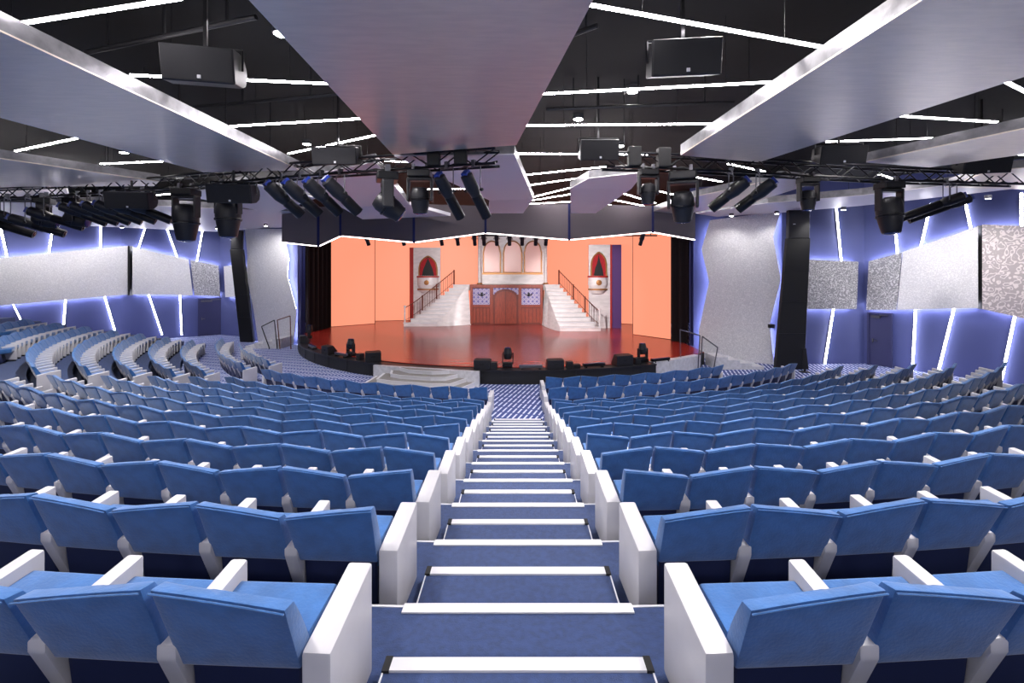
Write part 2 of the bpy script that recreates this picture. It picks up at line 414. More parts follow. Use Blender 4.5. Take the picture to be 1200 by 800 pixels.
cpanel(pp(2.4, (668,221),(690,209),(755,202),(740,221)), 2.4, .2, 'white folded ceiling panel above the right valance, left of the moving heads', PALE, fold=[U(668,221,13.2),U(740,221,13.2),U(698,250,16.4),U(669,250,16.6)])
cpanel(pp(2.4, (762,249),(812,231),(915,209),(960,213),(880,238),(800,251)), 2.4, .2, 'long white ceiling panel behind the right truss, from valance towards the right wall', SILVER)
cpanel(pp(2.55, (815,250),(900,238),(1010,229),(1200,207),(1200,220),(1010,241),(905,250),(840,254)), 2.55, .25, 'white perimeter ceiling panel along the top of the right blue wall', PALE)
cpanel([(-25,16.5),(-16,16.5),(-11,18.5),(-8.6,19.4),(-8.6,22.5),(-11.5,25),(-16,27),(-19,28.6),(-24.6,24.2)], 2.5, .25, 'white perimeter ceiling panel along the top of the left blue wall', PALE)
cpanel(pp(2.4, (210,228),(290,214),(372,232),(320,250)), 2.4, .2, 'small white ceiling panel between the left truss and the perimeter panel', PALE)
# ------------------------------------------------------------ LED strips in the ceiling
def led(p0, p1, label, w=.021, h=2.95):
    a = UH(*p0, h); b = UH(*p1, h); m = (a+b)/2
    t = thing('led_strip', label, 'led strip light', m, 0, 'linear lights under the black ceiling')
    bm = nb(); bar(bm, a, b, w*2.1, w*.9); obj('diffuser', bm, LED, t, world=True)
    bm = nb(); up = Vector((0,0,w*.75)); bar(bm, a+up, b+up, w*2.6, w*.6); obj('housing', bm, BLACKM, t, world=True)
    rods(t, [tuple((a*.8+b*.2)[:2]), tuple((a*.2+b*.8)[:2])], m.z+.04, 'hanger_rod', w=.008)
LS = [((-30,36),(212,-2),'thick light strip across the top left corner'),
((153,88),(384,98),'light strip behind the speaker left of the centre panel'),
((270,148),(422,139),'light strip below the speaker strip, reaching the centre panel from the left'),
((338,180),(442,158),'slanting light strip above the left end of the half round speaker'),
((18,177),(90,162),'leftmost short slanting strip between the two left panels'),
((118,192),(190,189),'nearly level short strip between the two left panels'),
((688,5),(968,56),'thick slanting light strip right of the centre panel at the top'),
((636,110),(908,96),'light strip crossing below the hanging speaker right of the centre panel'),
((617,147),(838,145),'level light strip passing the small downlight right of the centre panel'),
((604,180),(770,181),'level light strip running behind the small speaker on the right'),
((615,205),(712,195),'strip from the folded panel to the left tip of the right truss'),
((620,217),(690,207),'strip just under the one meeting the right truss tip'),
((624,231),(672,219),'steeper strip of the fan between the two folded panels'),
((622,235),(672,227),'fan strip between the folded panels, just under the steep one'),
((618,239),(672,236),'fan strip between the folded panels, last but one above the valance'),
((612,243),(672,242),'lowest fan strip between the folded panels, just above the valance'),
((712,240),(742,242),'lowest short strip right of the right folded panel'),
((718,234),(754,241),'middle short strip right of the right folded panel'),
((728,226),(768,238),'upper short strip right of the right folded panel'),
((768,223),(794,229),'short strip between the two moving heads of the right truss'),
((812,207),(846,213),'short strip left of the slanted spotlights below the right truss'),
((853,192),(906,203),'short bright strip just above the right truss, over the slanted spotlights'),
((968,166),(1092,162),'level strip between the two right silver panels'),
((1056,136),(1168,143),'slightly falling strip between the two right silver panels'),
((1177,95),(1230,122),'steep thick strip at the right edge of the picture'),
((1188,181),(1240,183),'short level strip at the right edge above the truss end'),
((1029,204),(1052,211),'tiny strip below the right truss above the hanging moving head'),
((446,188),(480,190),'short strip just above the left truss, under the centre panel tip'),
((477,243),(575,247),'low strip seen between the spotlights above the middle valance'),
((484,222),(545,221),'short strip behind the two middle spotlights of the left truss'),
((150,232),(210,226),'short strip over the left truss near the hanging moving heads')]
for a, b, l in LS: led(a, b, l+', white')
for i, (x0,y0,x1,y1) in enumerate([(-5,-.5,-2.3,.6),(1.6,-.3,3.8,-.9),(-5,2.0,-2.3,1.2),(1.2,2.2,3.7,1.7),(8,2.5,12,1.5),(-14,3,-9.3,2),(-20,7,-16,8),(14,5,18,6.5)]):  # extra strips out of view, added to raise the brightness of the rows
    a = Vector((x0,y0,ZC+2.95)); b = Vector((x1,y1,ZC+2.95))
    t = thing('led_strip', 'added white light strip over the nearest rows, out of view, '+ORD[i]+' of its set', 'led strip light', (a+b)/2, 0, 'linear lights under the black ceiling')
    bm = nb(); bar(bm, a, b, .07, .03); obj('diffuser', bm, LED, t, world=True)
    bm = nb(); up = Vector((0,0,.034)); bar(bm, a+up, b+up, .12, .027); obj('housing', bm, BLACKM, t, world=True)
    rods(t, [tuple((a*.8+b*.2)[:2]), tuple((a*.2+b*.8)[:2])], a.z+.04, w=.008)
# downlights (housing with the lamp inside)
def downlight(x, y, label, power=900, r=.12, z=DZ-.02):
    t = thing('downlight', label, 'downlight', (x,y,z), 0, 'round downlights in the black ceiling')
    bm = nb(); lathe(bm, [(.13,-.10),(.14,-.10),(.14,.03),(.02,.03)], 20); obj('housing', bm, GREYM, t)
    bm = nb(); lathe(bm, [(.115,-.104),(.115,-.096)], 20); obj('lens', bm, LED, t)
    ld = bpy.data.lights.new('downlight_lamp', 'SPOT'); ld.energy = power; ld.spot_size = math.radians(125); ld.spot_blend = .6; ld.shadow_soft_size = r; ld.color = (1,.95,.92)
    lo = bpy.data.objects.new('downlight_lamp', ld); C.objects.link(lo); lo.parent = t; lo.location = (0,0,-.25)
k = 0
for (x,y,l) in [(2.5,9.9,'small round downlight above the middle of the ceiling strips right of the centre panel'),(1.55,11.7,'small round downlight below the small right speaker'),  # visible fixtures; the downlights listed below are added to brighten the room
    (-3.9,7.5,'added round downlight between the centre panel and the left panel'),(-3.9,2.5,'added round downlight over the nearest rows left of the stairs'),(2.6,2.5,'added round downlight over the nearest rows right of the stairs'),(2.6,6,'added round downlight over the stairs between the centre and right panels'),
    (-10.6,6,'added round downlight left of the largest left panel'),(-13,15,'added round downlight above the far left bank of seats'),(9.2,12.6,'added round downlight above the far rows at the right'),(8.4,5,'added round downlight right of the largest right panel'),(-6.5,14,'added round downlight above the far rows left of the stairs'),(-.5,-1.8,'added round downlight behind the viewpoint'),(-18,18,'added round downlight near the left wall'),(15,13.9,'added round downlight near the right wall'),(3.2,14.2,'added round downlight above the far rows right of the stairs'),(-11.5,19.5,'added round downlight above the far left flat floor'),(-16.5,12.5,'added round downlight above the rear of the far left bank')]:
    downlight(x, y, l, 2600 if x < -10 else 900)
# ceiling services: dark pipes under the black deck
for i,(p,q,l) in enumerate([((100,62),(300,20),'black service pipe under the ceiling at the upper left'),((620,60),(700,30),'black service pipe right of the centre panel'),((180,130),(400,110),'black service pipe above the left speaker strip'),((640,128),(860,120),'black service pipe crossing above the right strips')]):
    bm = nb(); a = UH(*p,3.4); b = UH(*q,3.4); bar(bm, a, b, .07, n=8)
    for s in (.15,.5,.85):
        c = a*(1-s)+b*s; bar(bm, c, (c.x,c.y,DZ-.001), .03)
    tag(obj('service_pipe', bm, DARKG), l, 'pipe')
# ------------------------------------------------------------ wall panels and light bars
def onwall(px, py, A, B, off):
    A = Vector(A); B = Vector(B); d = (B-A).normalized(); n = Vector((d.y,-d.x))
    inn = Vector((-2,10))-A
    if n.dot(inn) < 0: n = -n
    A = A+n*off; k = (px-HX)/F           # x = k*y
    # A + d*t : A.x + d.x t = k (A.y + d.y t)
    t = (k*A.y-A.x)/(d.x-k*d.y); y = A.y+d.y*t
    return Vector((k*y, y, ZC-(py-HY)*y/F)), n
def wpanel(pxs, A, B, label, m, off=.28, th=.05, halo=(), cat='wall panel', grp='silver acoustic wall panels'):
    front = []; back = []
    for a, b in pxs:
        p, n = onwall(a, b, A, B, off); front.append(p); back.append(p-Vector((n.x,n.y,0))*th)
    base = sum(front, Vector())/len(front)
    t = thing('wall_panel', label, cat, base, 0, grp)
    bm = nb(); prism(bm, front, back); obj('panel_face', bm, m, t, world=True)
    bm = nb(); c = base
    sh = [q+(c-q)*.16 for q in back]; wall = [q-Vector((n.x,n.y,0))*(off-th-.004) for q in sh]; prism(bm, sh, wall); obj('spacer', bm, BLACK, t, world=True)
    for i, j in halo:
        bm = nb(); a = back[i]+(c-back[i])*.07; b = back[j]+(c-back[j])*.07; nn = Vector((n.x,n.y,0))*.06
        bar(bm, a-nn, b-nn, .03, .05); obj('backlight_strip', bm, LEDH, t, world=True)
    return t
LA, LB, LC2, LD2 = WL[5], WL[4], WL[3], WL[2]
wpanel([(-12,303),(150,288),(150,345),(-12,359)], LA, LB, 'long pale silver wall panel at the left edge of the picture', PANW, halo=((0,1),(2,3)))
wpanel([(155,289),(221,304),(226,346),(155,345)], LB, LC2, 'white silver wall panel right of the first black joint on the left wall', PANW, halo=((0,1),(2,3)))
wpanel([(223,304.5),(256,311),(258,347),(228,346)], LB, LC2, 'dark grey scribbled wall panel above the left door', PANG, halo=((0,1),(2,3)))
wpanel([(262,312),(285,309),(285,348),(264,348)], LC2, LD2, 'narrow pale wall panel left behind the left black column', PANW, off=.22, halo=((0,1),(2,3)))
RA, RB, RC, RD = WR[1], WR[2], WR[3], WR[4]
wpanel([(948,304),(1006,306.5),(1004,362),(946,362)], RA, RB, 'square silver wall panel right of the right black column', PANG, halo=((0,1),(2,3)))
wpanel([(1018,306),(1057,295.5),(1050,363),(1015,363)], RB, RC, 'grey scribbled wall panel above the right door', PANG, halo=((0,1),(2,3)))
wpanel([(1058,295),(1146,265),(1146,361),(1051,363)], RB, RC, 'large white wall panel left of the black joint on the right wall', PANW, halo=((0,1),(2,3)))
wpanel([(1151,263),(1212,265),(1212,376),(1151,362)], RB, RC, 'blush scribbled wall panel at the right edge of the picture', PANP, halo=((0,1),(2,3)))
for px, y0, y1, A, B, l in ((152.5,288,346,LB,LC2,'left wall'),(1148.5,264,362,RB,RC,'right wall')):
    p, n = onwall(px, y0, A, B, .3); q, _ = onwall(px, y1, A, B, .3); bm = nb(); bar(bm, p-Vector((n.x,n.y,0))*.14, q-Vector((n.x,n.y,0))*.14, .1, .27)
    tag(obj('joint_strip', bm, BLACK), 'black vertical joint strip between wall panels on the '+l, 'trim strip')
p1 = [(287,268),(331,268),(338,300),(336,323),(347,365),(343,404),(303,404),(297,362),(289,322),(290,300)]
wpanel(p1, WL[0], WL[1], 'tall zigzag edged pale wall panel left of the stage', PANW, off=.3, halo=((1,2),(2,3),(3,4),(4,5),(6,7),(7,8),(8,9)), grp='tall zigzag wall panels')
p2 = [(832,258),(915,247),(906,277),(915,327),(902,380),(907,428),(820,424),(819,387),(831,330),(822,292)]
wpanel(p2, WR[0], WR[1], 'tall zigzag edged pale wall panel right of the stage', PANW, off=.3, halo=((1,2),(2,3),(3,4),(4,5),(6,7),(7,8),(8,9),(9,0)), grp='tall zigzag wall panels')
def wbar(p, q, A, B, label):
    a, n = onwall(*p, A, B, .05); b, _ = onwall(*q, A, B, .05); n = Vector((n.x,n.y,0))
    t = thing('wall_light_bar', label, 'wall light', b, 0, 'slanted light bars on the blue walls')
    bm = nb(); bar(bm, a, b, .06, .04); obj('diffuser', bm, LEDW, t, world=True)
    bm = nb(); bar(bm, a-n*.035, b-n*.035, .11, .05); obj('channel', bm, GREYM, t, world=True)
up = [((0,264),(9,304)),((62,264),(57,298)),((118,264),(118,293)),((171,264),(162,292)),((195,266),(208,302)),((238,266),(231,306))]
for i, (p, q) in enumerate(up): wbar(p, q, LA if p[0] < 142 else LB, LB if p[0] < 142 else LC2, 'upper light bar on the left wall, '+ORD[i]+' from the left')
lo = [((14,354),(30,386)),((77,349),(74,388)),((122,345),(136,392)),((174,344),(190,392)),((211,345),(213,392))]
for i, (p, q) in enumerate(lo): wbar(p, q, LA if p[0] < 142 else LB, LB if p[0] < 142 else LC2, 'lower light bar on the left wall, '+ORD[i]+' from the left')
up = [((980,243),(986,307),0),((1046,238),(1052,298),1),((1091,238),(1079,290),1),((1131,235),(1138,270),1),((1197,226),(1197,266),1)]
for i, (p, q, s) in enumerate(up): wbar(p, q, (RA,RB)[s], (RB,RC)[s], 'upper light bar on the right wall, '+ORD[i]+' from the left')
lo = [((977,360),(965,436),0),((1073,361),(1069,440),1),((1118,361),(1097,446),1),((1190,367),(1172,452),1)]
for i, (p, q, s) in enumerate(lo): wbar(p, q, (RA,RB)[s], (RB,RC)[s], 'lower light bar on the right wall, '+ORD[i]+' from the left')
# doors
def door(name, px0, px1, ytop, A, B, hand):
    a, n = onwall(px0, ytop, A, B, .02); b, _ = onwall(px1, ytop, A, B, .02); n3 = Vector((n.x,n.y,0)); zt = (a.z+b.z)/2
    a.z = b.z = 0; d = (b-a).normalized(); W = (b-a).length
    def q(u, v, z): return a+d*u+n3*v+Vector((0,0,z))
    def blk(u0,u1,v0,v1,z0,z1): 
        bm = nb(); hexa(bm, [q(u0,v0,z0),q(u1,v0,z0),q(u1,v1,z0),q(u0,v1,z0),q(u0,v0,z1),q(u1,v0,z1),q(u1,v1,z1),q(u0,v1,z1)]); return bm
    o = obj(name, blk(.08,W-.08,0,.06,.01,zt-.08), WALLD); o['kind'] = 'structure'
    bm = nb()
    for (u0,u1,z0,z1) in ((0,.08,0,zt),(W-.08,W,0,zt),(.08,W-.08,zt-.08,zt)):
        hexa(bm, [q(u0,-.01,z0),q(u1,-.01,z0),q(u1,.1,z0),q(u0,.1,z0),q(u0,-.01,z1),q(u1,-.01,z1),q(u1,.1,z1),q(u0,.1,z1)])
    f = obj('door_frame', bm, WALLD, o)
    obj('door_closer', blk(.15,W*.55,.06,.14,zt-.24,zt-.14), GREYM, o); obj('closer_arm', blk(W*.5,W-.15,.06,.1,zt-.13,zt-.09), GREYM, o)
    u = .2 if hand < 0 else W-.2
    bm = blk(u-.02,u+.02,.06,.12,1.0,1.16); hb = blk(u,u+.16,.11,.14,1.06,1.1); 
    o2 = obj('door_handle', bm, GREYM, o); obj('door_lever', hb, GREYM, o)
door('door_1', 232, 262, 349, LB, LC2, -1); door('door_2', 1017, 1046, 366, RB, RC, -1)
# black leaning columns with a speaker on top
def column(px, ytop, ysp, ybot, d, lean, label):
    (a0,a1),(b0,b1) = px; t = thing('speaker_column', label, 'column', U((b0+b1)/2,ybot,d), 0, 'black columns beside the stage')
    t.location.z = 0
    def ring(x0,x1,y,dd): 
        p = U(x0,y,d); q2 = U(x1,y,d); return [p,q2,q2+Vector((0,.2,0)),p+Vector((0,.2,0))]
    low = ring(b0,b1,ybot,.5)
    for v in low: v.z = 0
    bm = nb(); prism(bm, low, ring(a0,a1,ysp,.5)); obj('shaft', bev(bm,.02,1), BLACK, t, world=True)
    bm = nb(); 
    for s in (.25,.5,.75):
        y = ybot+(ysp-ybot)*s; x0 = b0+(a0-b0)*s; x1 = b1+(a1-b1)*s; p = U(x0,y,d-.006); q2 = U(x1,y,d-.006); bar(bm, p, q2, .02, .02)
    obj('seam', bm, DARKG, t, world=True)
    bm = nb(); prism(bm, ring(a0+1,a1-1,ysp,.5), ring(a0+1.5,a1-.5,ytop,.5)); obj('speaker_box', bev(bm,.02,1), DARKG, t, world=True)
    bm = nb(); p = U((a0+a1)/2-7,(ysp+ytop)/2,d-.01); bar(bm, p, p+Vector((.08,0,0)), .06, .03); obj('badge', bm, WHITE, t, world=True)
    bm = nb(); p = U((a0+a1)/2,ytop+1,d+.11); bar(bm, p, (p.x,p.y,ZC+2.52), .08); obj('hanger_rod', bm, BLACKM, t, world=True)
column(((269,284),(281,297)), 270, 292, 398.5, 26.2, 0, 'black leaning column left of the stage with a speaker at its top')
column(((923,950),(909,943)), 246, 279, 428, 18.9, 0, 'black leaning column right of the stage with a speaker at its top')
# ------------------------------------------------------------ trusses and what hangs from them
def truss(pts, h, label):
    P = [UH(a,b,h) for a, b in pts]; t = thing('lighting_truss', label, 'truss', P[len(P)//2], 0, 'black lighting trusses')
    bm = nb(); S = .15
    offs = [(-S,0),(S,0),(-S,.3),(S,.3)]
    sm = []
    for i in range(len(P)-1):
        L = (P[i+1]-P[i]).length; n = max(1, int(round(L/.45)))
        for j in range(n): sm.append(P[i].lerp(P[i+1], j/n))
    sm.append(P[-1])
    def off(i, o):
        a = sm[max(0,i-1)]; b = sm[min(len(sm)-1,i+1)]; d = (b-a).normalized(); s = Vector((d.y,-d.x,0)).normalized()
        return sm[i]+s*o[0]+Vector((0,0,o[1]))
    for o in offs:
        b2 = nb(); path(b2, [off(i,o) for i in range(len(sm))], .06, 6); obj('chord', b2, BLACKM, t, world=True)
    b3 = nb()
    for i in range(len(sm)-1):
        for (o, q) in ((0,2),(1,3),(2,3),(0,1)):
            a = off(i, offs[o if i%2 else q]); c = off(i+1, offs[q if i%2 else o]); bar(b3, a, c, .03, n=5)
    bm.free(); obj('lacing', b3, BLACKM, t, world=True)
    b4 = nb()
    for i in range(len(sm)-1):
        a = off(i,(0,.07)); c = off(i+1,(0,.07)); m2 = (a+c)/2-Vector((0,0,.03+.05*random.random())); path(b4, [a,m2,c], .05, 5)
    obj('cable_bundle', b4, FOOT, t, world=True)
    rods(t, [tuple(sm[i][:2]) for i in (1, len(sm)//3, 2*len(sm)//3, len(sm)-2)], P[0].z+.3, 'chain', w=.02)
    return P
TL = truss([(583,193),(440,202),(350,208),(200,222),(60,231),(-40,235)], 2.15, 'long black lighting truss hanging over the left seats')
TR = truss([(708,197),(800,200),(900,205),(1050,213),(1192,217)], 2.15, 'black lighting truss hanging over the right seats')
def ont(T, px, dy=0):
    k = (px-HX)/F
    for i in range(len(T)-1):
        a, b = T[i], T[i+1]; ka, kb = a.x/a.y, b.x/b.y
        if min(ka,kb)-1e-6 <= k <= max(ka,kb)+1e-6:
            t = (k*a.y-a.x)/((b.x-a.x)-k*(b.y-a.y)); p = a.lerp(b, t); return p+Vector((0,dy-.15,0))
    return T[0].copy()
def moving_head(loc, s, rz, tilt, label, floor=False, long=False, grp='moving head lights'):
    t = thing('moving_head_light', label, 'stage light', loc, rz, grp); f = 1 if floor else -1
    g = 0 if floor else -.05*s
    def B(x0,x1,y0,y1,z0,z1):
        bm = nb(); za, zb = sorted((g+f*z0*s, g+f*z1*s)); box(bm, x0*s,x1*s,y0*s,y1*s,za,zb); return bm
    obj('base', bev(B(-.2,.2,-.16,.16,0,.13),.02*s), BLACKM, t)
    if not floor:
        for x in (-.12,.12): bm = nb(); box(bm, (x-.025)*s,(x+.025)*s,-.04*s,.04*s,g-.005,.08); obj('clamp', bm, GREYM, t)
    bm = B(-.23,.23,-.09,.09,.13,.19); 
    for x in (-.23,.19):
        z = sorted((g+f*.15*s, g+f*.56*s)); box(bm, x*s,(x+.045)*s,-.085*s,.085*s,*z)
    obj('yoke', bev(bm,.02*s,2), DARKG, t)
    M = Matrix.Translation((0,0,g+f*.5*s)) @ Matrix.Rotation(tilt,4,'X')
    d = -1
    L = .42 if long else .26
    if long: L = .5
    prof = [(.12,-.2),(.2,-.16),(.225,-.05),(.225,.1),(.2,.26),(.16,L-.03),(.15,L)] if long else [(.06,-.2),(.13,-.19),(.165,-.1),(.17,.02),(.16,.12),(.135,L-.04),(.14,L)]
    bm = nb(); lathe(bm, [(r*s,d*q*s) for r, q in prof], 16, M=M); hd = obj('lamp_head', bev(bm,.008*s,1,40), DARKG, t, smooth=True)
    bm = nb(); lathe(bm, [(.12*s,d*(L-.01)*s),(.12*s,d*(L+.012)*s),(.06*s,d*(L+.03)*s)], 16, M=M); obj('lens', bm, LENS, hd, smooth=True)
    bm = nb(); q = -.02 if not long else .14; r = .168 if not long else .222; lathe(bm, [(r*s,d*q*s),((r+.014)*s,d*(q+.01)*s),((r+.014)*s,d*(q+.04)*s),(r*s,d*(q+.05)*s)], 16, M=M)
    obj('trim_ring', bm, BLACKM, hd)
    return t
def profile(loc, s, rz, tilt, label, L=.5, grp='profile spotlights', drop=.28, small=False):
    t = thing('spotlight', label, 'stage light', loc, rz, grp)
    bm = nb(); box(bm, -.03*s,.03*s,-.03*s,.03*s,-.05,.09); obj('clamp', bm, GREYM, t)
    bm = nb(); z0, z1 = -.05, -(drop+.12)*s; x = .13*s
    path(bm, [(-x,0,z1),(-x,0,z0),(x,0,z0),(x,0,z1)], .022, 6); obj('yoke', bm, GREYM, t)
    M = Matrix.Translation((0,0,z1)) @ Matrix.Rotation(-tilt,4,'X')
    bm = nb(); lathe(bm, [(.05*s,-.30*s),(.095*s,-.27*s),(.105*s,-.05*s),(.085*s,.06*s),(.075*s,.1*s)], 14, 'y', M); bd = obj('lamp_housing', bm, DARKG, t, smooth=True)
    bm = nb(); lathe(bm, [(.075*s,.08*s),(.085*s,.10*s),(.085*s,L*s),(.078*s,L*s)], 14, 'y', M); obj('lens_tube', bm, BLACKM, t, smooth=True)
    bm = nb(); lathe(bm, [(.07*s,(L-.01)*s),(.04*s,(L+.008)*s)], 14, 'y', M); obj('lens', bm, REDGL, t, smooth=True)
    if not small:
        bm = nb(); hexa(bm, [M@Vector(q)*1 for q in [(-.05*s,-.33*s,-.05*s),(.05*s,-.33*s,-.05*s),(.05*s,-.28*s,-.05*s),(-.05*s,-.28*s,-.05*s),(-.05*s,-.33*s,.06*s),(.05*s,-.33*s,.06*s),(.05*s,-.28*s,.06*s),(-.05*s,-.28*s,.06*s)]]); obj('rear_cap', bm, BLUEK, bd)
        for sx in (-1,1): bm = nb(); bar(bm, M@Vector((sx*.13*s,0,0)), M@Vector((sx*.17*s,0,0)), .05*s, n=8); obj('tilt_knob', bm, FOOT, t)
def speaker(loc, w, h, d, rz, tilt, label, grp='hanging speakers', top=DZ, rnd=False):
    t = thing('hanging_speaker', label, 'speaker', loc, rz, grp); M = Matrix.Rotation(tilt,4,'X')
    if rnd: pts = [(-.5,-.5),(.05,-.5),(.35,-.38),(.5,-.12),(.5,.12),(.35,.38),(.05,.5),(-.5,.5)]
    else: pts = [(-.5,-.5),(.5,-.32),(.5,.32),(-.5,.5)]
    bm = nb(); prism(bm, [M@Vector((-w/2,a*d,b*h)) for a, b in pts], [M@Vector((w/2,a*d,b*h)) for a, b in pts]); obj('cabinet', bev(bm,.012,1), DARKG, t)
    bm = nb(); hexa(bm, [M@Vector(q) for q in [(-w*.48,-d*.5-.015,-h*.46),(w*.48,-d*.5-.015,-h*.46),(w*.48,-d*.5+.005,-h*.46),(-w*.48,-d*.5+.005,-h*.46),(-w*.48,-d*.5-.015,h*.46),(w*.48,-d*.5-.015,h*.46),(w*.48,-d*.5+.005,h*.46),(-w*.48,-d*.5+.005,h*.46)]]); g = obj('grille', bm, GRILLE, t)
    bm = nb(); c = M@Vector((w*.02,-d*.5-.018,-h*.36)); box(bm, c.x-.02,c.x+.02,c.y-.006,c.y+.006,c.z-.02,c.z+.02); obj('badge', bm, WHITE, g)
    bm = nb(); 
    for sx in (-1,1): path(bm, [(sx*(w/2+.02),0,0),(sx*(w/2+.02),0,h*.62),(0,0,h*.62)], .035, 5)
    hh = top-Vector(loc).z
    bar(bm, (0,0,h*.6), (0,0,hh-.001), .04); obj('bracket', bm, BLACKM, t)
rnd = math.radians
# left truss, from the centre outwards
L_ = 'of the left truss'
profile(ont(TL,556), 1.3, rnd(-32), rnd(48), 'rightmost slanted spotlight '+L_+', pointing down to the right')
profile(ont(TL,525), 1.3, rnd(-32), rnd(48), 'slanted spotlight beside the rightmost one '+L_)
moving_head(ont(TL,494), 1.15, rnd(0), rnd(10), 'square faced moving head hanging left of the two middle spotlights')
moving_head(ont(TL,456), 1.35, rnd(-70), rnd(55), 'large moving head '+L_+' tilted down to the right')
for i, px in enumerate((402,380,356,335)): profile(ont(TL,px), 1.45, rnd(-42), rnd(40), 'slanted spotlight in the group of four by the largest left panel, %s from the right' % ORD[i], L=.38, drop=.2)
speaker(ont(TL,289)+Vector((0,-.35,-.35)), .95, .42, .5, rnd(8), rnd(12), 'rounded wedge speaker hanging in front of the left truss beside the group of four spotlights', top=6.4, rnd=True)
moving_head(ont(TL,272), 1.25, 0, 0, 'large moving head pointing straight down partly behind the wedge speaker', long=True)
moving_head(ont(TL,223), 1.3, 0, 0, 'large moving head pointing straight down, alone left of the wedge speaker', long=True)
speaker(ont(TL,173)+Vector((0,-.35,-.32)), .95, .42, .5, rnd(14), rnd(12), 'rounded wedge speaker over the left row of six spotlights', top=6.4, rnd=True)
for i, px in enumerate((172,154,138,124,110,97)): profile(ont(TL,px), 1.35, rnd(-58), rnd(24), 'long slanted spotlight under the left truss, %s from the right in the row of six' % ORD[i], L=.5, drop=.25)
moving_head(ont(TL,82)+Vector((0,.3,0)), 1.2, rnd(-75), rnd(78), 'moving head '+L_+' lying sideways, right of its neighbour')
moving_head(ont(TL,58), 1.2, rnd(-60), rnd(70), 'moving head '+L_+' lying sideways, near the far left end')
for i, (px, dd) in enumerate(((66,-.4),(42,-.2),(22,-.5),(6,-.2),(-6,-.4))): profile(ont(TL,px)+Vector((0,dd*.3,0)), 1.4, rnd(-62), rnd(20), 'long spotlight in the crowded far left group of the truss, %s from the right' % ORD[i], L=.6, drop=.42 if i%2 else .3)
# right truss
R_ = 'of the right truss'
moving_head(ont(TR,757), .92, rnd(5), rnd(5), 'smaller moving head at the left end '+R_)
moving_head(ont(TR,797), 1.35, rnd(-20), rnd(20), 'large moving head with a red lit rim '+R_+', beside the smaller one')
profile(ont(TR,853), 1.35, rnd(50), rnd(36), 'slanted spotlight '+R_+' pointing down left, left of its twin', L=.38, drop=.22)
profile(ont(TR,884), 1.35, rnd(50), rnd(36), 'slanted spotlight '+R_+' pointing down left, right of its twin', L=.38, drop=.22)
moving_head(ont(TR,942), .95, 0, rnd(0), 'moving head '+R_+' in front of the right black column')
moving_head(ont(TR,1036), 1.2, 0, rnd(-6), 'large moving head pointing straight down at the right end of the right truss', long=True)
profile(ont(TR,1102), 1.2, rnd(68), rnd(22), 'long tube spotlight at the far right end of the truss, left of its twin', L=.85)
profile(ont(TR,1122)+Vector((0,.25,0)), 1.2, rnd(68), rnd(22), 'long tube spotlight at the far right end of the truss, right of its twin', L=.8)
# truss top boxes
for px, T, l in ((510,TL,'black control box in the left truss, behind the square faced moving head'),(541,TL,'black control box near the right end of the left truss'),(741,TR,'black control box in the right truss above the smaller moving head'),(775,TR,'grey rounded control box in the right truss')):
    p = ont(T,px); bm = nb(); box(bm, p.x-.13,p.x+.13,p.y-.1,p.y+.1,p.z+.02,p.z+.42); tag(obj('dimmer_box', bev(bm,.02), BLACK), l, 'box', 'boxes on the trusses')
# speakers high in the ceiling
speaker(UH(241,80,2.55), .80, .42, .45, rnd(12), rnd(10), 'rounded speaker hanging between the left panel and the centre panel', rnd=True)
speaker(UH(800,72,2.55), .80, .42, .42, rnd(-6), rnd(10), 'box speaker hanging between the centre panel and the right panel')
speaker(UH(701,177,2.5), .78, .42, .42, rnd(0), rnd(8), 'box speaker left of the right truss end')
speaker(UH(396,183,2.5), .95, .36, .45, rnd(0), rnd(12), 'grey half round speaker above the left truss beside the centre panel', rnd=True)
speaker(UH(983,181,2.5), .9, .38, .42, rnd(-8), rnd(15), 'grey box speaker above the right truss, left of its neighbour')
speaker(UH(1150,193,2.5), .95, .38, .42, rnd(-12), rnd(15), 'grey box speaker above the right truss end')
# valance in front of the stage
V = [(330,283,19.8),(373,287.5,18.4),(399,275.5,18.6),(485,283,17.6),(569,272,18.2),(667,280,17.6),(765,271,18.2),(815,280,19.4)]
vt = thing('stage_valance', 'dark folded valance with a glowing zigzag lower edge above the stage opening', 'valance', U(600,260,18))
for i in range(len(V)-1):
    a = U(*V[i]); b = U(*V[i+1]); bm = nb(); top = ZC+2.62; o3 = Vector((0,.16,0)); g = (b-a)*.006
    a2 = a+g; b2 = b-g
    prism(bm, [a2,b2,b2+o3,a2+o3], [Vector((a2.x,a2.y,top)),Vector((b2.x,b2.y,top)),Vector((b2.x,b2.y+.16,top)),Vector((a2.x,a2.y+.16,top))])
    s = obj('fascia_board', bm, VAL, vt, world=True)
    bm = nb(); dn = Vector((0,.05,-.035)); bar(bm, a2+dn, b2+dn, .05, .035); obj('glow_strip', bm, LEDV, vt, world=True)
    if 0 < i: bm = nb(); c = a+Vector((0,.02,-.05)); bar(bm, c, (c.x,c.y,top), .09, .09); obj('joint_post', bm, BLUEC, vt, world=True)
bm = nb(); a = U(395,276,19.4); b = U(770,276,19.4); bar(bm, a, b, .06, n=8)
for s in (.02,.3,.6,.98):
    c = a.lerp(b, s); bar(bm, c, (c.x,c.y,DZ-.001), .03)
tag(obj('lighting_bar', bm, BLACKM), 'black pipe behind the valance carrying small stage lights', 'pipe')
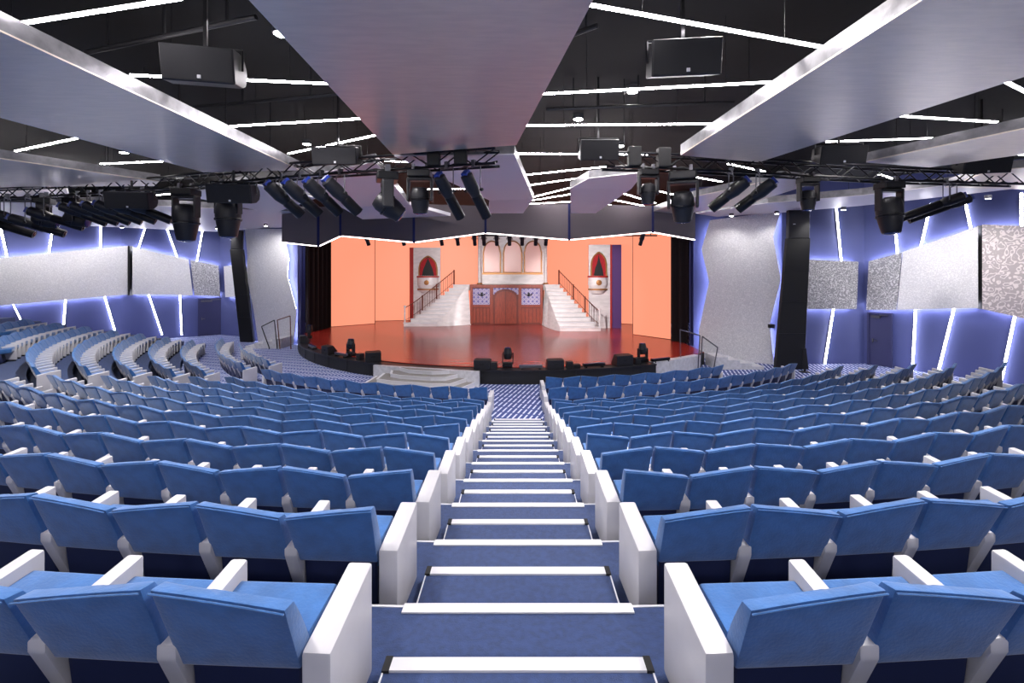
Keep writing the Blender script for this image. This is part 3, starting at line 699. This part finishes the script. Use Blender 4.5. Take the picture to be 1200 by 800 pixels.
for i, px in enumerate((430,472,517,536,556,567,582,597,612,628,640,752)):
    p = a.lerp(b, (px-395)/375); profile(p-Vector((0,0,.05)), .95, rnd((600-px)*-.12), rnd(62), 'small dark spotlight peeping below the valance, %s from the left' % ORD[i], L=.28, drop=.0, grp='spotlights behind the valance', small=True)

# wall washers under the perimeter panels
def washer(x, y, z, tgt, label, e=110):
    t = thing('wall_washer', label, 'downlight', (x,y,z), 0, 'small wall washing lamps under the perimeter panels')
    bm = nb(); lathe(bm, [(.08,-.12),(.09,-.11),(.09,0),(.03,0)], 14); obj('housing', bm, GREYM, t)
    bm = nb(); lathe(bm, [(.07,-.125),(.07,-.119)], 14); obj('lens', bm, LED, t)
    ld = bpy.data.lights.new('washer_lamp', 'SPOT'); ld.energy = e; ld.spot_size = math.radians(110); ld.spot_blend = .7; ld.shadow_soft_size = .06; ld.color = (1,.97,.95)
    lo = bpy.data.objects.new('washer_lamp', ld); C.objects.link(lo); lo.parent = t; lo.location = (0,0,-.2)
    d = Vector(tgt)-Vector((x,y,z)); lo.rotation_euler = d.to_track_quat('-Z','Y').to_euler()
for i,(x,y,tx,ty) in enumerate([(-23.6,20.6,-26,22.2),(-23.0,22.8,-25,24.2),(-21.6,24.8,-23.4,26.4),(-18.8,26.0,-20.6,28.2),(-16.8,25.4,-18,28.4),(-13.2,23.8,-14,26.2),(-11.9,23.4,-12.8,25.6)]):
    washer(x, y, ZC+2.5, (tx,ty,3.2), 'small wall washing lamp above the left wall, '+ORD[i]+' from the left', 230 if i < 5 else 230)
for i,(x,y,tx,ty) in enumerate([(9.2,19.6,9.6,21.2),(10.7,18.8,10.9,20.4),(12.6,17.6,13,20),(14.4,17.2,15.2,19.6),(15.1,16.2,16.5,18.2),(15.4,14.9,17.8,16.3)]):
    washer(x, y, ZC+2.5, (tx,ty,3.2), 'small wall washing lamp above the right wall, '+ORD[i]+' from the left', 75 if i < 2 else 160)

# floodlights added on the unseen rear wall to brighten the seat backs
for i, x in enumerate((-11,-5.5,-1.8,1.8,5.5,11)):
    t = thing('added_floodlight', 'added floodlight high on the rear wall, out of view, '+ORD[i]+' from the left', 'flood light', (x,-3.8,6.3), 0, 'added floodlights on the rear wall')
    bm = nb(); box(bm, -.22,.22,-.08,.06,-.12,.12); obj('housing', bev(bm,.02), BLACKM, t)
    bm = nb(); box(bm, -.19,.19,.06,.07,-.09,.09); obj('lens', bm, LED, t)
    bm = nb(); box(bm, -.05,.05,-.2,-.08,-.05,.05); obj('bracket', bm, BLACKM, t)
    ld = bpy.data.lights.new('added_flood_lamp', 'SPOT'); ld.energy = 240; ld.spot_size = math.radians(130); ld.spot_blend = .8; ld.shadow_soft_size = .18; ld.color = (1,.97,.94)
    lo = bpy.data.objects.new('added_flood_lamp', ld); C.objects.link(lo); lo.parent = t; lo.location = (0,.1,0); lo.rotation_euler = (math.radians(66),0,0)
# ------------------------------------------------------------ stage
SZ = .54; R0 = 12.2
A0, A1, A2 = rnd(-67), rnd(25), rnd(42)
st = thing('stage', 'raised round fronted stage with a glossy red brown floor and black apron', 'stage', (0,22,0))
pts = arc(R0, A0, A2, 60)+[(8.25,35.6),(-12.3,35.6),(-12.3,25.7)]
bm = nb(); plan(bm, pts, .002, SZ-.02); obj('platform', bm, BLACK, st, world=True)
bm = nb(); plan(bm, pts, SZ-.02, SZ); obj('stage_floor', bm, STAGEF, st, world=True)
bm = nb(); plan(bm, arc(R0+.42, A0, A1, 60)+arc(R0-.02, A1, A0, 60), .002, SZ-.09); obj('apron', bm, BLACK, st, world=True)
bm = nb(); plan(bm, arc(R0+.46, A0, A1, 60)+arc(R0-.06, A1, A0, 60), SZ-.09, SZ-.03); obj('rim', bm, DARKG, st, world=True)
bm = nb()
for i in range(15):
    a = A0+(A1-A0)*(i+.5)/15; r = R0+.425; bar(bm, (r*math.sin(a),CY-r*math.cos(a),.02), (r*math.sin(a),CY-r*math.cos(a),SZ-.1), .02, .02)
obj('apron_seam', bm, DARKG, st, world=True)
bm = nb(); plan(bm, arc(R0+.3, A1, rnd(38), 16)+arc(R0-.02, rnd(38), A1, 16), .002, SZ+.004); obj('marble_cladding', bm, MARBG, st, world=True)
# centre stairs to the stage
ca = rnd(-15.3); cr = R0+.60; cx, cy = cr*math.sin(ca), CY-cr*math.cos(ca)
t = thing('stage_steps', 'white faceted steps with grey marble cheeks in front of the stage, left of the stairs', 'steps', (cx,cy,0), ca)
bm = nb(); box(bm, -2.1,2.1,-.12,.0,.002,SZ+.01); obj('marble_cheek', bm, MARBG, t)
for i in range(4):
    z1 = SZ-.0-.125*i-.01; hw = 1.0+.32*i; y = -.42-.36*i
    bm = nb(); plan(bm, [(-hw,-.125),(-hw+.25-.0,y+.14),(-hw*.45,y),(hw*.45,y),(hw-.25,y+.14),(hw,-.125)], .002+0*i, z1); s = obj('step', bm, NOSE, t)
    bm = nb(); plan(bm, [(-hw+.07,-.125),(-hw+.3,y+.18),(-hw*.45,y+.05),(hw*.45,y+.05),(hw-.3,y+.18),(hw-.07,-.125)], z1, z1+.006); obj('tread', bm, TREADG, s)
    bm = nb(); path(bm, [(-hw,-.14,z1),(-hw+.25,y+.13,z1),(-hw*.45,y-.01,z1),(hw*.45,y-.01,z1),(hw-.25,y+.13,z1),(hw,-.14,z1)], .03, 4); obj('nosing', bm, NOSE, s)
# side stairs
def sidesteps(x0, x1, y0, y1, n, sgn, label):
    t = thing('stage_steps', label, 'steps', ((x0+x1)/2,(y0+y1)/2,0))
    for i in range(n):
        z = SZ*(n-i)/n*.96; w = (x1-x0)/n
        a, b = (x0, x0+w*(i+1)) if sgn > 0 else (x1-w*(i+1), x1)
        if i: a, b = (x0+w*i, x0+w*(i+1)) if sgn > 0 else (x1-w*(i+1), x1-w*i)
        bm = nb(); box(bm, a, b, y0, y1, .002, z); s = obj('step', bm, MARBG, t, world=True)
        bm = nb(); e = b if sgn > 0 else a; box(bm, e-.03,e+.03,y0-.01,y1,z,z+.012); obj('nosing', bm, FOOT, s).location = -t.location
sidesteps(8.2, 10.2, 18.85, 19.9, 4, 1, 'pale grey steps from the right end of the stage down to the floor')
sidesteps(-14.4, -12.5, 24.0, 25.2, 4, -1, 'pale grey steps at the left end of the stage beside the tall panel')
def rail(px, d, label, m, w=.05):
    P = [U(a,b,d) for a, b in px]; P[0].z = 0.0; P[-1].z = .0
    bm = nb(); path(bm, P, w, 8); o = obj('handrail', bm, m); tag(o, label, 'handrail', 'handrails of the stage steps')
rail([(798,432),(797,386),(820,393),(818,430)], 18.75, 'steel hoop handrail at the right stage steps, left of the other', GREYM)
rail([(821,428),(823,394),(841,407),(836,428)], 18.75, 'slanting steel handrail at the right stage steps, right of the other', GREYM)
rail([(316,410),(306.5,382.5),(321.5,375),(325,409)], 23.9, 'black slanted handrail at the left stage steps, left of the other', BLACKM)
rail([(328,405),(325,375),(340,370),(341,408)], 23.9, 'dark reddish handrail at the left stage steps, nearest to the stage', BRONZE)
# curtains
def curtain(a, b, z0, z1, m, name, label, wv=.12, per=.5):
    a = Vector(a); b = Vector(b); d = b-a; L = d.length; d.normalize(); n = Vector((d.y,-d.x,0)); N = int(L/.06); bm = nb(); fr = []
    for i in range(N+1):
        s = L*i/N; fr.append(a+d*s+n*wv*math.sin(2*PI*s/per))
    bk = [p-n*.03 for p in fr][::-1]; ring = fr+bk
    prism(bm, [Vector((p.x,p.y,z0)) for p in ring], [Vector((p.x,p.y,z1)) for p in ring]); tag(obj(name, bm, m), label, 'curtain')
def fl(px, d): return ((px-HX)*d/F, d, 0)
curtain(fl(359,26.0), fl(386,28.6), SZ+.003, 7.2, DARKC, 'stage_curtain', 'very dark red stage curtain at the left side of the stage')
curtain(fl(352,25.3), fl(358,25.6), SZ+.003, 7.2, BLUEC, 'stage_curtain', 'narrow navy blue stage curtain at the far left of the stage', .06, .2)
curtain(fl(787,23.2), fl(808,22.2), SZ+.003, 7.2, DARKC, 'stage_curtain', 'very dark red stage curtain at the right side of the stage')
curtain(fl(808.5,21.75), fl(813,21.6), SZ+.003, 7.2, BLUEC, 'stage_curtain', 'narrow navy blue stage curtain at the far right of the stage', .05, .15)
# LED screens
def screen(p, q, label, top=7.4):
    a = Vector(fl(*p)); b = Vector(fl(*q)); bm = nb(); o3 = Vector((0,.12,0))
    t = thing('led_screen', label, 'screen', (a+b)/2+Vector((0,0,SZ)), 0, 'glowing orange screens')
    zz = lambda v, z: Vector((v.x,v.y,z))
    prism(bm, [zz(a,SZ+.005),zz(b,SZ+.005),zz(b+o3,SZ+.005),zz(a+o3,SZ+.005)], [zz(a,top),zz(b,top),zz(b+o3,top),zz(a+o3,top)]); obj('cabinet', bm, BLACK, t, world=True)
    e = Vector((0,-.012,0)); bm = nb(); prism(bm, [zz(a+e,SZ+.02),zz(b+e,SZ+.02),zz(b,SZ+.02),zz(a,SZ+.02)], [zz(a+e,top-.02),zz(b+e,top-.02),zz(b,top-.02),zz(a,top-.02)]); obj('display', bm, SCREEN, t, world=True)
screen((386,28.9),(439,30.8),'tall glowing orange screen at the left of the stage')
screen((437,32.4),(561,33.8),'glowing orange screen behind the left staircase')
screen((742,25.5),(786,23.6),'tall glowing orange screen at the right of the stage')
screen((637,33.8),(744,30.3),'glowing orange screen behind the right staircase and tower')
# ---------------- set: wooden door wall
DW = 30.2
def G(px, py, d=DW): return U(px, py, d)
def slab(name, px0, px1, y0, y1, d, th, m, parent, bv=0):
    p = G(px0,y1,d); q = G(px1,y0,d); bm = nb(); box(bm, p.x,q.x,d,d+th,p.z,q.z)
    if bv: bev(bm, bv, 1)
    return obj(name, bm, m, parent, world=True)
t = thing('stage_door_wall', 'red brown wooden set wall with double doors and blue tile panels between the staircases', 'stage set', (G(593,380).x,DW,SZ))
p = G(551,380); q = G(636,334)
bm = nb(); box(bm, p.x,q.x,DW,DW+.3,SZ+.003,q.z); obj('wall_board', bm, WOODD, t, world=True)
slab('top_rail', 550.5,636.5,333.5,337,DW-.09,.1,WOOD,t,.01)
for x0, x1 in ((551,554),(574,578),(607.5,611),(633,636)): slab('upright', x0,x1,337,379.5,DW-.07,.08,WOOD,t,.01)
for x0, x1 in ((554,574),(611,633)):
    slab('tile_panel', x0,x1,338,357,DW-.03,.04,TILE,t); slab('mid_rail', x0,x1,357,360,DW-.05,.06,WOOD,t)
    n = 5
    for i in range(n):
        w_ = (x1-x0)/n; slab('plank', x0+i*w_+.4, x0+(i+1)*w_-.4, 361, 378, DW-.035,.04,WOOD,t,.008)
slab('tile_panel', 578,607.5,337.5,345,DW-.02,.03,TILE,t)
def archpts(x0, x1, ytop, ybot, rise, n=14, pointed=False):   # outline in photo units, from bottom left over the top
    cx = (x0+x1)/2; hw = (x1-x0)/2; o = [(x0,ybot)]
    for i in range(n+1):
        u = -1+2*i/n
        if pointed: h = math.sqrt(max(0, 1-((1+abs(u))/2)**2*1.0))/math.sqrt(.75)
        else: h = math.sqrt(max(0,1-u*u))
        o.append((cx+u*hw, ytop+rise-rise*h))
    o.append((x1,ybot)); return o
def archslab(name, x0,x1,ytop,ybot,rise,d,th,m,parent,pointed=False):
    P = [G(a,b,d) for a, b in archpts(x0,x1,ytop,ybot,rise,pointed=pointed)]; bm = nb(); prism(bm, P, [v+Vector((0,th,0)) for v in P]); return obj(name, bm, m, parent, world=True)
def archframe(name, x0,x1,ytop,ybot,rise,d,w,m,parent,pointed=False,bottom=True):
    P = [G(a,b,d) for a, b in archpts(x0,x1,ytop,ybot,rise,pointed=pointed)]
    if bottom: P.append(P[0])
    bm = nb(); path(bm, P, w, 6); return obj(name, bm, m, parent, world=True)
archslab('door_surround', 577.5,607.5,338.5,379.5,11,DW-.05,.06,WOODD,t)
for x0, x1, s in ((580,592.2,-1),(592.8,605.2,1)):
    cxx = 592.5; P = []
    for a, b in archpts(580,605.2,341,379.3,9.5,n=20):
        if (s < 0 and a <= 592.3) or (s > 0 and a >= 592.7): P.append((a,b))
    if s < 0: P = P+[(592.2,341),(592.2,379.3)]
    else: P = [(592.8,379.3),(592.8,341)]+P
    P = [G(a,b,DW-.1) for a, b in P]; bm = nb(); prism(bm, P, [v+Vector((0,.06,0)) for v in P]); dl = obj('door_leaf', bm, WOOD, t, world=True)
    sl = slab('door_panel', x0+2,x1-2,365,377,DW-.13,.04,WOODD,dl,.01); sl.location = -t.location
    sl = slab('door_panel', x0+2,x1-2,349,362,DW-.13,.04,WOODD,dl,.01); sl.location = -t.location
    k = G(592.5+s*1.6,358,DW-.15); bm = nb(); box(bm, k.x-.03,k.x+.03,k.y-.03,k.y+.05,k.z-.12,k.z+.08); h = obj('door_handle', bm, GOLD, dl, world=True); h.location = -t.location
for px in (564.5,619.5):
    tt = thing('wall_sconce', 'black two armed wall sconce on the %s tile panel of the set' % ('left' if px < 590 else 'right'), 'wall lamp', G(px,345,DW-.06), 0, 'sconces on the set')
    bm = nb(); box(bm, -.07,.07,-.03,.03,-.12,.14); obj('back_plate', bm, BLACKM, tt)
    for s in (-1,1):
        bm = nb(); path(bm, [(0,-.03,0),(s*.12,-.12,-.05),(s*.2,-.14,.02)], .04, 6); lathe(bm, [(.05,.02),(.06,.05),(.04,.06)], 10, M=Matrix.Translation((s*.2,-.14,0))); obj('arm', bm, BLACKM, tt)
# landing and window wall
zl = G(0,333.5,DW).z
t = thing('balcony_landing', 'white marble landing above the wooden set doors', 'stage set', (G(597,334).x,31.6,zl))
p = G(549.5,334); q = G(637,334); bm = nb(); box(bm, p.x,q.x,DW+.31,33.0,zl-.16,zl-.02); obj('deck_slab', bm, MARBLE, t, world=True)
bm = nb()
for x in (p.x+.15,q.x-.15): box(bm, x-.08,x+.08,32.4,32.56,SZ,zl-.17)
obj('support_post', bm, BLACK, t, world=True)
DWN = 32.2
t = thing('arched_window_wall', 'set wall with three glowing arched windows in gold frames over a marble band', 'stage set', G(600,333,DWN))
p = G(560,331,DWN); q = G(641,276,DWN); bm = nb(); box(bm, p.x,q.x,DWN,DWN+.2,zl-.015,q.z+.6); obj('wall_board', bm, MARBLE, t, world=True)
slab('marble_band', 565,636,321.5,332,DWN-.06,.07,MARBLE,t); slab('gold_sill', 565,636,319.5,321.5,DWN-.14,.16,GOLD,t)
for x0, x1 in ((566.5,586.5),(590,611.5),(614.5,634.5)):
    wd = archslab('window_pane', x0,x1,283,319.5,13,DWN-.05,.04,GLOW,t)
    f = archframe('window_frame', x0,x1,282.5,319.5,13.5,DWN-.07,.1,GOLD,t)
    bm = nb()
    for a, b in (((x0+x1)/2,None),): bar(bm, G(a,284,DWN-.07), G(a,319,DWN-.07), .035)
    for y in (297,308): bar(bm, G(x0,y,DWN-.07), G(x1,y,DWN-.07), .035)
    obj('glazing_bar', bm, GOLD, f, world=True).location = -t.location
for px in (562,639.5):
    tt = thing('classical_column', 'slim white column %s of the arched windows' % ('left' if px < 600 else 'right'), 'column', (G(px,333,31.8).x,31.8,zl-.02), 0, 'white columns on the set')
    H = (333-268)*31.8/F
    bm = nb(); lathe(bm, [(.13,.12),(.12,.2),(.105,H)], 16); obj('shaft', bm, MARBLE, tt, smooth=True)
    bm = nb(); lathe(bm, [(.2,0),(.2,.07),(.15,.1),(.15,.12)], 16); obj('base', bm, GOLD, tt)
# staircases
def staircase(bot, top, n, y0, y1, d0, d1, wallx, label, side):
    # bot=(px0,px1) of the lowest step, top=(px0,px1) of the highest; y0,y1 photo heights of lowest and highest tread
    t = thing('stage_staircase', label, 'staircase', (U((bot[0]+bot[1])/2,y0,d0).x,d0,SZ), 0, 'white curved staircases of the set')
    zt = zl-.03; tips = []
    for i in range(n):
        u = i/(n-1); d = d0+(d1-d0)*u; e = u**.85
        xa = bot[0]+(top[0]-bot[0])*e; xb = bot[1]+(top[1]-bot[1])*e
        z = SZ+(zt-SZ)*(i+1)/n; A = (xa-HX)*d/F; B = (xb-HX)*d/F; dn = (d1-d0)/(n-1)
        bm = nb(); box(bm, A,B,d,d+dn*1.25 if i < n-1 else d+dn,SZ+.003 if i < 2 else z-.4,z); obj('step', bm, MARBLE, t, world=True)
        bm = nb(); box(bm, A-.02,B+.02,d-.04,d+.04,z-.04,z+.006); obj('nosing', bm, NOSE, t, world=True)
        tips.append((A,B,d,z))
    # flaring marble side wall facing the audience
    inner = 1 if side < 0 else 0
    bt = []; tp = []
    for A,B,d,z in tips:
        x = B if side < 0 else A; bt.append((x,d-.02)); tp.append(z+.02)
    wx = U(wallx,380,DW-.02).x
    if side < 0: base = [(bt[0][0],bt[0][1]),(bt[0][0]+.55,bt[0][1]+.05),(wx,DW-.03)]
    else: base = [(bt[0][0],bt[0][1]),(bt[0][0]-.5,bt[0][1]+.5),(wx,DW-.03)]
    N = 14; bm = nb(); vs = []
    for j in range(N+1):
        v = j/N; i = v*(n-1); i0 = min(n-2,int(i)); fr = i-i0
        x = bt[i0][0]*(1-fr)+bt[i0+1][0]*fr; d = bt[i0][1]*(1-fr)+bt[i0+1][1]*fr; z = tp[i0]*(1-fr)+tp[i0+1]*fr
        # base curve (quadratic)
        bx = (1-v)**2*base[0][0]+2*v*(1-v)*base[1][0]+v*v*base[2][0]; by = (1-v)**2*base[0][1]+2*v*(1-v)*base[1][1]+v*v*base[2][1]
        d = min(d, 30.2) if v < 1 else DW+.0
        vs.append((bm.verts.new((bx,by,SZ+.003)), bm.verts.new((x,min(d,DW+.4),z)), bm.verts.new((bx-side*-.0,by+.09,SZ+.003)), bm.verts.new((x,min(d,DW+.4)+.09,z))))
    for j in range(N):
        a, b = vs[j], vs[j+1]
        bm.faces.new([a[0],b[0],b[1],a[1]]); bm.faces.new([a[2],a[3],b[3],b[2]]); bm.faces.new([a[1],b[1],b[3],a[3]]); bm.faces.new([a[0],a[2],b[2],b[0]])
    bm.faces.new([vs[0][0],vs[0][1],vs[0][3],vs[0][2]]); bm.faces.new([vs[-1][0],vs[-1][2],vs[-1][3],vs[-1][1]])
    obj('side_wall', bm, MARBLE, t, smooth=True, world=True)
    # railing along the outer side
    outer = [(B-.05 if side > 0 else A+.05, d+.1, z) for A,B,d,z in tips]
    P = [Vector((x,d,z+.95)) for x, d, z in outer]; bm = nb(); path(bm, P, .055, 6); obj('handrail', bm, BRONZE, t, world=True)
    bm = nb(); path(bm, [v-Vector((0,0,.8)) for v in P], .03, 5); obj('lower_rail', bm, BRONZE, t, world=True)
    for i, (x,d,z) in enumerate(outer):
        if i in (0,3,6,n-1):
            bm = nb(); bar(bm, (x,d,z-.01), (x,d,z+1.02), .1, n=8)
            if i == 0: lathe(bm, [(.09,0),(.1,.06),(.03,.12)], 10, M=Matrix.Translation((x,d,z+1.0)))
            obj('newel_post', bm, MARBLE if i == 0 else BRONZE, t, world=True)
        else:
            bm = nb(); bar(bm, (x,d,z), (x,d,z+.95), .025, n=6); obj('baluster', bm, BRONZE, t, world=True)
        if i < n-1:
            x2,d2,z2 = outer[i+1]; bm = nb(); bar(bm, ((x+x2)/2,(d+d2)/2,z), ((x+x2)/2,(d+d2)/2,(z+z2)/2+.95), .025, n=6); obj('baluster', bm, BRONZE, t, world=True)
staircase((473,512),(531,551), 11, 381, 337, 29.2, 31.6, 552, 'white marble staircase with bronze rail left of the wooden set doors', -1)
staircase((656,704),(637,656), 11, 388, 337, 26.9, 31.6, 635, 'white marble staircase with bronze rail right of the wooden set doors', 1)
# towers with curtained balconies
def tower(x0, x1, y0, yb, d, sx, m_side, label, wx, wy, bal):
    base = U((x0+x1)/2, yb, d); t = thing('balcony_tower', label, 'stage set', (base.x,d,SZ), 0, 'balcony towers of the set')
    a = U(x0,y0,d); b = U(x1,yb,d); bm = nb(); box(bm, a.x,b.x,d,d+.15,SZ+.003,a.z); obj('front_board', bm, MARBLE, t, world=True)
    # side board receding
    if sx < 0: bm = nb(); c = U(x0-4.5,yb,d); prism(bm, [(c.x,d+.0,SZ+.003),(a.x,d+.0,SZ+.003),(a.x,d+.15,SZ+.003),(c.x,d+1.0,SZ+.003)], [(c.x,d+.0,a.z),(a.x,d+.0,a.z),(a.x,d+.15,a.z),(c.x,d+1.0,a.z)]); obj('side_board', bm, m_side, t, world=True)
    else: bm = nb(); c = U(x1+13,yb,d+.1); box(bm, b.x+.002,b.x+.12,d,d+.2,SZ+.003,a.z); obj('corner_trim', bm, REDW, t, world=True); bm = nb(); box(bm, b.x+.12,c.x,d+.05,d+.3,SZ+.003,a.z); obj('side_board', bm, m_side, t, world=True)
    xa, xb = wx; ya, yc = wy
    archslab('opening', xa,xb,ya,yc,14,d-.03,.03,BLACK,t,True)
    archframe('arch_frame', xa,xb,ya,yc,14,d-.05,.1,GOLD,t,True,False)
    # two red drapes pulled aside
    cx = (xa+xb)/2
    for s in (-1,1):
        pts = [(cx,ya+2),(cx+s*(xb-xa)*.22,ya+3.5),(cx+s*(xb-xa)*.42,ya+9),(cx+s*(xb-xa)*.47,yc),(cx+s*(xb-xa)*.34,yc),(cx+s*(xb-xa)*.26,yc-8),(cx+s*(xb-xa)*.1,yc-16)]
        P = [U(p_,q_,d-.06) for p_, q_ in pts]; bm = nb(); prism(bm, P, [v+Vector((0,.05,0)) for v in P]); obj('drape', bm, REDC, t, world=True)
    bx0, bx1, by0, by1 = bal; c = U((bx0+bx1)/2, by1, d); R = (bx1-bx0)*d/F/2; H = (by1-by0)*d/F
    def half(r0, r1, z0, z1, m, nm):
        bm = nb(); n = 14; o = []
        bot = [(c.x+r0*math.cos(PI+PI*i/n), d-.0+.62*r0*math.sin(PI+PI*i/n), z0) for i in range(n+1)]; top = [(c.x+r1*math.cos(PI+PI*i/n), d-.0+.62*r1*math.sin(PI+PI*i/n), z1) for i in range(n+1)]
        prism(bm, bot, top); return obj(nm, bm, m, t, world=True)
    half(R*.8,R,c.z,c.z+H*.35,MARBLE,'balcony_front'); half(R,R*.97,c.z+H*.35,c.z+H,MARBLE,'balcony_front'); half(R*1.05,R*1.05,c.z+H,c.z+H+.1,REDW,'balcony_rail'); half(R*1.0,R*1.0,c.z-.09,c.z,GOLD,'balcony_ledge'); half(R*.6,R*.9,c.z-.3,c.z-.09,MARBLE,'corbel')
    bm = nb(); Mx = Matrix.Translation((c.x,d-.62*R-.02,c.z+H*.55)); lathe(bm, [(.17,0),(.17,.04),(.08,.06)], 14, 'y', Mx @ Matrix.Scale(-1,4,(0,1,0))); obj('medallion', bm, GOLD, t, world=True)
tower(484.5,516,290,376,31.9,-1,REDW,'white set tower with a curtained balcony at the left of the stage',(491,512),(300,323),(489,514,325,338))
tower(690,715,286.5,382,28.3,1,PURP,'white and purple set tower with a curtained balcony at the right of the stage',(693,710.5),(295.5,323),(689,712,325,338))
# ---------------- lights and monitors standing along the stage edge
def edge(px, r, z):
    k = (px-HX)/F; best = None
    for i in range(4000):
        a = A0+(A2-A0)*i/4000; x = r*math.sin(a); y = CY-r*math.cos(a)
        if best is None or abs(x/y-k) < best[0]: best = (abs(x/y-k), Vector((x,y,z)), a)
    return best[1], best[2]
def monitor(px, label, w=.62, h=.36, d=.45, flip=False, side=False):
    p, a = edge(px, R0+.16, SZ-.03); t = thing('stage_monitor', label, 'stage monitor', p, a+(rnd(50) if side else 0), 'wedge monitors on the stage edge')
    bm = nb(); profx(bm, [(-d/2,0),(d/2,0),(d/2,.1),(.02,h),(-d/2,h*.95)], -w/2, w/2); obj('cabinet', bev(bm,.02,2,20), DARKG, t)
    bm = nb(); profx(bm, [(d/2+.012,.11),(.035,h+.012),(.02,h-.0),(d/2-.005,.1)], -w*.45, w*.45); obj('grille', bm, GRILLE, t)
    bm = nb(); box(bm, -.08,.08,-d/2-.012,-d/2+.01,h*.45,h*.6); obj('handle_cup', bm, FOOT, t)
def batten(px, label, w=.85):
    p, a = edge(px, R0+.2, SZ-.03); t = thing('led_batten', label, 'stage light', p, a, 'low light battens on the stage edge')
    bm = nb(); box(bm, -w/2,w/2,-.08,.08,.05,.15); obj('body', bev(bm,.012), GREYM if 'silver' in label else BLACKM, t)
    bm = nb(); box(bm, -w/2+.03,w/2-.03,-.05,.05,.15,.16); obj('lens_strip', bm, LENS, t)
    for s in (-1,1): bm = nb(); box(bm, s*w*.38-.03,s*w*.38+.03,-.1,.1,0,.05); obj('foot', bm, FOOT, t)
def smallbox(px, label, w=.24, h=.26):
    p, a = edge(px, R0+.2, SZ-.03); t = thing('effect_box', label, 'box', p, a, 'small black boxes on the stage edge')
    bm = nb(); box(bm, -w/2,w/2,-.12,.12,0,h); obj('case', bev(bm,.015), DARKG, t)
    bm = nb(); box(bm, -w*.35,w*.35,-.13,-.12,h*.2,h*.7); obj('front_plate', bm, FOOT, t)
monitor(566,'black wedge monitor right of the white stage steps'); monitor(650,'black wedge monitor in the middle of the stage edge'); monitor(729,'black wedge monitor near the right end of the stage edge',.7,.42)
monitor(386,'black wedge monitor on the left curve of the stage edge',.6); monitor(437,'black wedge monitor just left of the white stage steps',.6,.4,side=True); monitor(357,'black wedge monitor at the far left end of the stage edge',.55)
for px, l in ((595,'between the two middle monitors'),(753,'near the right handrail'),(411,'left of the white stage steps'),(352,'at the far left end')):
    p, a = edge(px, R0-.05 if px != 352 else R0-.1, SZ); moving_head(p, .92, a, PI-rnd(4), 'black moving head standing on the stage edge, '+l, floor=True, grp='moving heads on the stage edge')
batten(622,'silver light batten between the standing moving head and the middle monitor'); batten(696,'black light batten right of the middle monitor'); batten(774,'black light batten at the right end of the stage edge',.9); batten(400,'silver light batten on the left curve of the stage edge',.8); batten(366,'silver light batten at the far left curve of the stage edge',.8)
smallbox(579,'small black box right of the monitor by the stage steps'); smallbox(667,'small black box right of the middle monitor'); smallbox(675,'low black box beside the middle small box',.28,.15); smallbox(746,'small black box left of the right standing moving head'); smallbox(422,'small black box left of the monitor by the stage steps')
# upright folded stand beside the right column
t = thing('sign_stand', 'thin black upright stand beside the foot of the right black column', 'stand', U(943,430,18.4)); t.location.z = 0
bm = nb(); hexa(bm, [(-.12,-.06,.12),(.12,-.06,.12),(.16,.0,.12),(-.08,.0,.12),(-.06,.04,.95),(.09,.04,.95),(.1,.1,.95),(-.05,.1,.95)]); obj('board', bm, BLACK, t)
bm = nb(); box(bm, -.16,.16,-.14,.14,0,.03); bar(bm, (0,0,.02), (0,0,.16), .05); obj('base', bm, BLACKM, t)
# stage lighting: lamps of the truss spotlights aimed at the set
def spot(p, tgt, e, size, col=(1,.93,.92), r=.08):
    ld = bpy.data.lights.new('spotlight_lamp', 'SPOT'); ld.energy = e; ld.spot_size = rnd(size); ld.spot_blend = .5; ld.shadow_soft_size = r; ld.color = col
    o = bpy.data.objects.new('spotlight_lamp', ld); C.objects.link(o); o.location = p; d = Vector(tgt)-Vector(p); o.rotation_euler = d.to_track_quat('-Z','Y').to_euler()
a = U(517,276,19.4); b = U(640,276,19.4)
spot(a+Vector((0,.5,-.4)), (-5.5,30,1.6), 2200, 60); spot(b+Vector((0,.5,-.4)), (4.5,29,1.6), 3000, 60); spot((a+b)/2+Vector((0,.5,-.4)), (-.6,31,3.6), 1500, 60)


for px, py, A, B, l in ((904,382,WR[1],WR[0],'small black control box on the blue wall beside the right tall panel'),(297.5,364,WL[1],WL[2],'small black control box on the blue wall beside the left black column')):
    p, n = onwall(px, py, A, B, .34); bm = nb(); box(bm, p.x-.1,p.x+.1,p.y-.08,p.y+.3,p.z-.08,p.z+.08); o = obj('control_box', bev(bm,.01), BLACK); tag(o, l, 'box')
